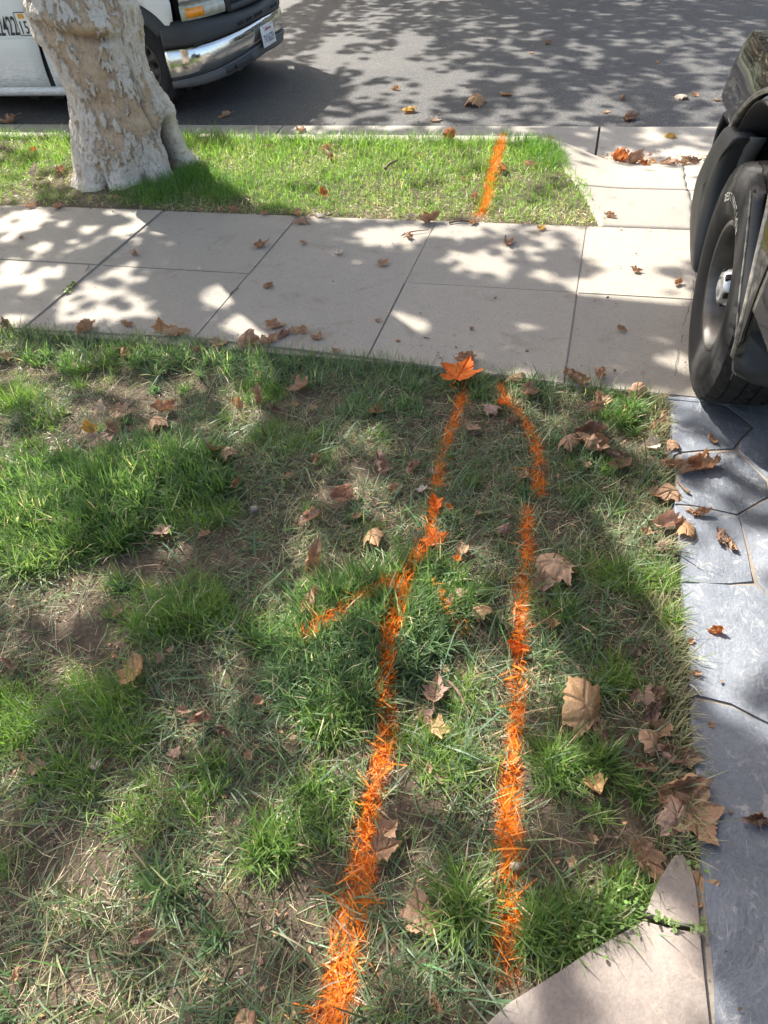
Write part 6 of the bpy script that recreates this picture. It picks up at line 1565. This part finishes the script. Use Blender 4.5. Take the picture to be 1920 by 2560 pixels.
 (555, 1510, 28, 'B', 'v', 'small brown leaf standing in the turf left of the thick tuft'),
 (535, 1627, 26, 'B', 'v', 'small pinkish leaf standing on the soil at lower centre left'),
 (375, 1617, 32, 'P', 'f', 'flat dusty leaf in the straw at the left'),
 (425, 1552, 38, 'P', 'f', 'dusty leaf in the straw above the flat one at the left'),
 (395, 1530, 28, 'P', 'f', 'pale dusty leaf uppermost of the three in the straw'),
 (477, 1577, 34, 'D', 'k', 'dark leaf in the straw right of the dusty ones'),
 (250, 1317, 28, 'B', 'v', 'brown leaf at the left of the upright green tuft'),
 (630, 1585, 18, 'B', 'f', 'tiny brown leaf on the bare soil left of the long line'),
 (200, 1647, 34, 'W', 'v', 'pale leaf on edge in the straw at the left'),
 (345, 1415, 22, 'P', 'k', 'small dark leaf beside the large tan cupped leaf'),
 (362, 1395, 20, 'B', 'f', 'small tan flake above the large tan cupped leaf'),
 (307, 2021, 42, 'P', 'r', 'small rolled leaf among the wide blades at the lower left'),
 (685, 2071, 24, 'P', 'f', 'small triangular leaf left of the long line near its lower end'),
 (530, 2206, 70, 'B', 'd', 'brown leaf cut by the bottom picture edge'),
 (595, 1968, 16, 'B', 'k', 'tiny brown leaf on bare soil at the lower left'),
 (30, 2098, 24, 'B', 'r', 'small rolled leaf in the sunlit lower left corner'),
 # ---- lower right
 (846, 1783, 58, 'B', 'v', 'brown leaf leaning right of the long line, upper of two', -40, (25, 0)),
 (837, 1827, 70, 'B', 'v', 'brown pointed leaf touching the long line, lower of two', -60, (15, 0)),
 (907, 1966, 100, 'B', 'f', 'big brown ragged leaf between the lines beside the spiky tuft', 20, (10, 0)),
 (1404, 1861, 96, 'B', 'c', 'large brown cupped leaf beside the small flagstone'),
 (942, 2163, 40, 'B', 'f', 'small star-shaped brown leaf at the bottom of the lawn'),
 (1283, 1808, 26, 'B', 'v', 'small brown leaf in the grass above the large cupped leaf'),
 (1235, 1856, 26, 'B', 'f', 'small brown leaf right of the shorter line near the pebble'),
 (1195, 1858, 26, 'P', 'k', 'small dusty leaf beside the pebble on the shorter line'),
 (1225, 1991, 22, 'T', 'k', 'small tan leaf in the low green clover'),
 (1512, 1777, 122, 'B', 'f', 'big orange-brown leaf lying flat on the slate', 215, (3, 0)),
 (1460, 1765, 88, 'P', 'd', 'purple-brown leaf overlapped by the big orange-brown one'),
 (1478, 1703, 90, 'B', 'k', 'curly brown leaf at the slate edge above the purple-brown one'),
 (1510, 1912, 80, 'T', 'f', 'tan leaf with a notch where slate and small flagstone meet', 30, (6, 0)),
 (1628, 1771, 52, 'D', 'k', 'crumpled dark leaf alone on the lower slate'),
 (1535, 1566, 16, 'T', 'f', 'tiny tan flake on the slate by the grey-brown crumpled leaf'),
]
for l in LEAVES:
    place(l[0], l[1], l[2], l[3], l[4], l[5], *(l[6:]))

# crumbs of leaf, bark and wood too small to count
def crumbs(name, n, gen, mats, smin, smax):
    for mi, m in enumerate(mats):
        p = gen(n // len(mats)); k_ = len(p); s = rng.uniform(smin, smax, k_) * rng.uniform(.4, 1, k_)
        a = rng.uniform(0, 6.28, k_); asp = rng.uniform(.25, 1, k_)
        q = np.array([(-1, -.6), (.1, -1), (1, -.2), (.6, .9), (-.5, .8)])
        V = np.zeros((k_, 5, 3)); jx = q[None, :, 0] + rng.normal(0, .25, (k_, 5)); jy = (q[None, :, 1] + rng.normal(0, .25, (k_, 5))) * asp[:, None]
        V[..., 0] = p[:, 0:1] + (jx * np.cos(a)[:, None] - jy * np.sin(a)[:, None]) * s[:, None] / 2
        V[..., 1] = p[:, 1:2] + (jx * np.sin(a)[:, None] + jy * np.cos(a)[:, None]) * s[:, None] / 2
        V[..., 2] = p[:, 2:3] + .0015 + np.abs(rng.normal(0, .25, (k_, 5))) * s[:, None]
        F = (np.arange(k_) * 5)[:, None] + np.arange(5)[None]
        me = rawmesh(name, V.reshape(-1, 3), [F], False, attr={'vein': np.zeros(k_ * 5)})
        link(name, me, M[m], None, 'stuff')
def g_lawn(n):
    x = rng.uniform(-3, .38, n * 2); y = rng.uniform(-.1, 2.45, n * 2); ok = lawn_ok(x, y); x, y = x[ok][:n], y[ok][:n]; return np.stack([x, y, lawn_z(x, y) + .002], 1)
def g_walk(n):
    x = rng.uniform(-4.5, .6, n); y = np.where(rng.uniform(0, 1, n) < .5, rng.uniform(2.46, 3.88, n), np.where(rng.uniform(0, 1, n) < .5, 2.47 + rng.gamma(1, .07, n), 3.88 - rng.gamma(1, .05, n))); return np.stack([x, np.clip(y, 2.5, 3.89), np.full(n, .003)], 1)
def g_road(n):
    x = rng.uniform(-6, 2, n); y = np.where(rng.uniform(0, 1, n) < .5, rng.uniform(6.05, 10, n), 6.04 + rng.gamma(1, .25, n)); return np.stack([x, y, road_z(x, y) + .003], 1)
def g_gut(n):
    x = rng.uniform(-.1, 1.0, n); y = 5.30 + rng.gamma(1.2, .05, n); return np.stack([x, np.minimum(y, 5.9), np.full(n, -.143)], 1)
def g_slate(n):
    y = rng.uniform(.1, 2.34, n); x = slate_x(y) + .03 + rng.uniform(0, .45, n) ; return np.stack([x, y, np.full(n, .004)], 1)
crumbs('lawn_litter', 3600, g_lawn, ['leaf_dark', 'leaf_brown', 'chip', 'leaf_tan'], .004, .018)
crumbs('soil_crumbs', 26000, g_lawn, ['soil', 'soil', 'chip'], .003, .012)
crumbs('sidewalk_litter', 520, g_walk, ['leaf_brown', 'chip', 'leaf_dark'], .004, .020)
crumbs('road_litter', 320, g_road, ['leaf_tan', 'chip'], .006, .03)
crumbs('gutter_litter', 240, g_gut, ['leaf_brown', 'leaf_rust', 'leaf_dark'], .01, .05)
crumbs('slate_litter', 90, g_slate, ['leaf_brown', 'chip'], .003, .013)

# twigs, straws, pebbles
def twig(name, a, b, r0, label, cat='twig', m='stick', fork=False):
    za, _ = surface_z(*G(*a)); A_ = G(*a, za); B_ = G(*b, za); zb = za
    n = 9; t = np.linspace(0, 1, n)[:, None]; P = A_ * (1 - t) + B_ * t; d = B_ - A_; l = np.linalg.norm(d); nn = np.array([-d[1], d[0]]) / l
    P = P + nn * (np.sin(t * 5) * .05 * l)
    up = .03 if 'grass' in label or 'lawn' in label else .004
    V = np.column_stack([P, np.full(n, zb + up) + .1 * r0]); V[:, 2] += .03 * l * np.sin(t[:, 0] * 3)
    o = link(name, tube(name, V, np.linspace(r0, r0 * .5, n), 6), M[m]); return tag(o, label, cat, None)
twig('twig', (833, 375), (858, 356), .010, 'short thick twig in the sunlit parkway grass')
twig('twig', (970, 483), (1030, 478), .006, 'thin twig at the parkway edge below the kerbside paint line')
twig('twig', (868, 510), (925, 497), .004, 'forked bare twig on the sunlit sidewalk')
twig('twig', (718, 463), (700, 470), .004, 'bare stalk at the parkway edge right of the leaf pair')
twig('twig', (963, 1482), (1020, 1553), .005, 'thin brown twig in the lawn right of the star-like leaf', 'twig')
twig('straw', (1489, 1480), (1516, 1505), .0022, 'pale pointed straw lying over the slate edge', 'straw', 'white_print')
twig('twig', (555, 735), (520, 738), .003, 'dry stalk on the sidewalk beside the row of leaves')
twig('twig', (192, 575), (187, 588), .003, 'tiny dark twig at the wide sidewalk joint')
twig('twig', (498, 637), (515, 624), .003, 'short brown twig across the second sidewalk joint')
twig('twig', (916, 731), (929, 733), .003, 'tiny dark stick on the shaded slab')
twig('twig', (1488, 1066), (1462, 1044), .006, 'thick grey stalk over the humped edge leaf')
def pebble(px, py, wpx, label, m='pebble', flat=.65):
    x, y = G(px, py, -.02); z, up = surface_z(x, y); s = wpx * (np.array([x, y, z - EYE]) @ VF) / 1512
    bm = bmesh.new(); bmesh.ops.create_icosphere(bm, subdivisions=3, radius=s / 2)
    for v in bm.verts: v.co = Vector((v.co.x, v.co.y * .7, v.co.z * flat)) * (1 + .12 * (float(fbm(v.co.x * 60 + px, v.co.y * 60 + v.co.z * 40, 3, 2)) - .5))
    o = link('pebble', bm_mesh('pebble', bm, True), M[m]); o.location = (x, y, z + s * flat * .35 + .012); o.rotation_euler = (0, 0, .3); return tag(o, label, 'pebble')
pebble(1113, 1873, 26, 'smooth pale pebble lying on the shorter paint line')
pebble(552, 1105, 22, 'grey stone below the fine bright grass patch', 'flagstone')
# low weeds in the flagstone joint and the mossy sidewalk joint
def weeds(name, pts, n, sd, s, mat_c):
    V = []; c = []; F = []
    for i in range(n):
        p = pts[int(rng.integers(0, len(pts)))] + rng.normal(0, sd, 2); r_ = s * rng.uniform(.5, 1.1); a0 = rng.uniform(0, 6.28); z = rng.uniform(.006, .022)
        b = len(V); tx, ty = rng.normal(0, .35, 2)
        for q in range(7):
            dx, dy = r_ * math.cos(a0 + q * .898), r_ * math.sin(a0 + q * .898); V.append((p[0] + dx, p[1] + dy, z + tx * dx + ty * dy))
        F.append(list(range(b, b + 7))); cc = np.array(mat_c) * rng.uniform(.7, 1.3); c += [cc] * 7
    link(name, rawmesh(name, V, [np.array(F)], False, cols=np.array(c)), M['weed'], None, 'stuff')
weeds('joint_weeds', np.array([G(x, y) for x, y in [(1415, 1984), (1428, 1990), (1440, 1996), (1452, 2002), (1500, 2006), (1512, 2006), (1520, 2010)]]), 60, .005, .0042, (.20, .29, .10))
weeds('lawn_clover', np.array([G(x, y) for x, y in [(1340, 1960), (1350, 1985), (1300, 1990), (1270, 2010), (1335, 2000), (1490, 1850)]]), 90, .022, .0042, (.15, .26, .07))
weeds('joint_moss', np.array([G(x, y) for x, y in [(150, 628), (155, 622), (160, 617), (145, 634)]]), 70, .008, .007, (.16, .24, .04))
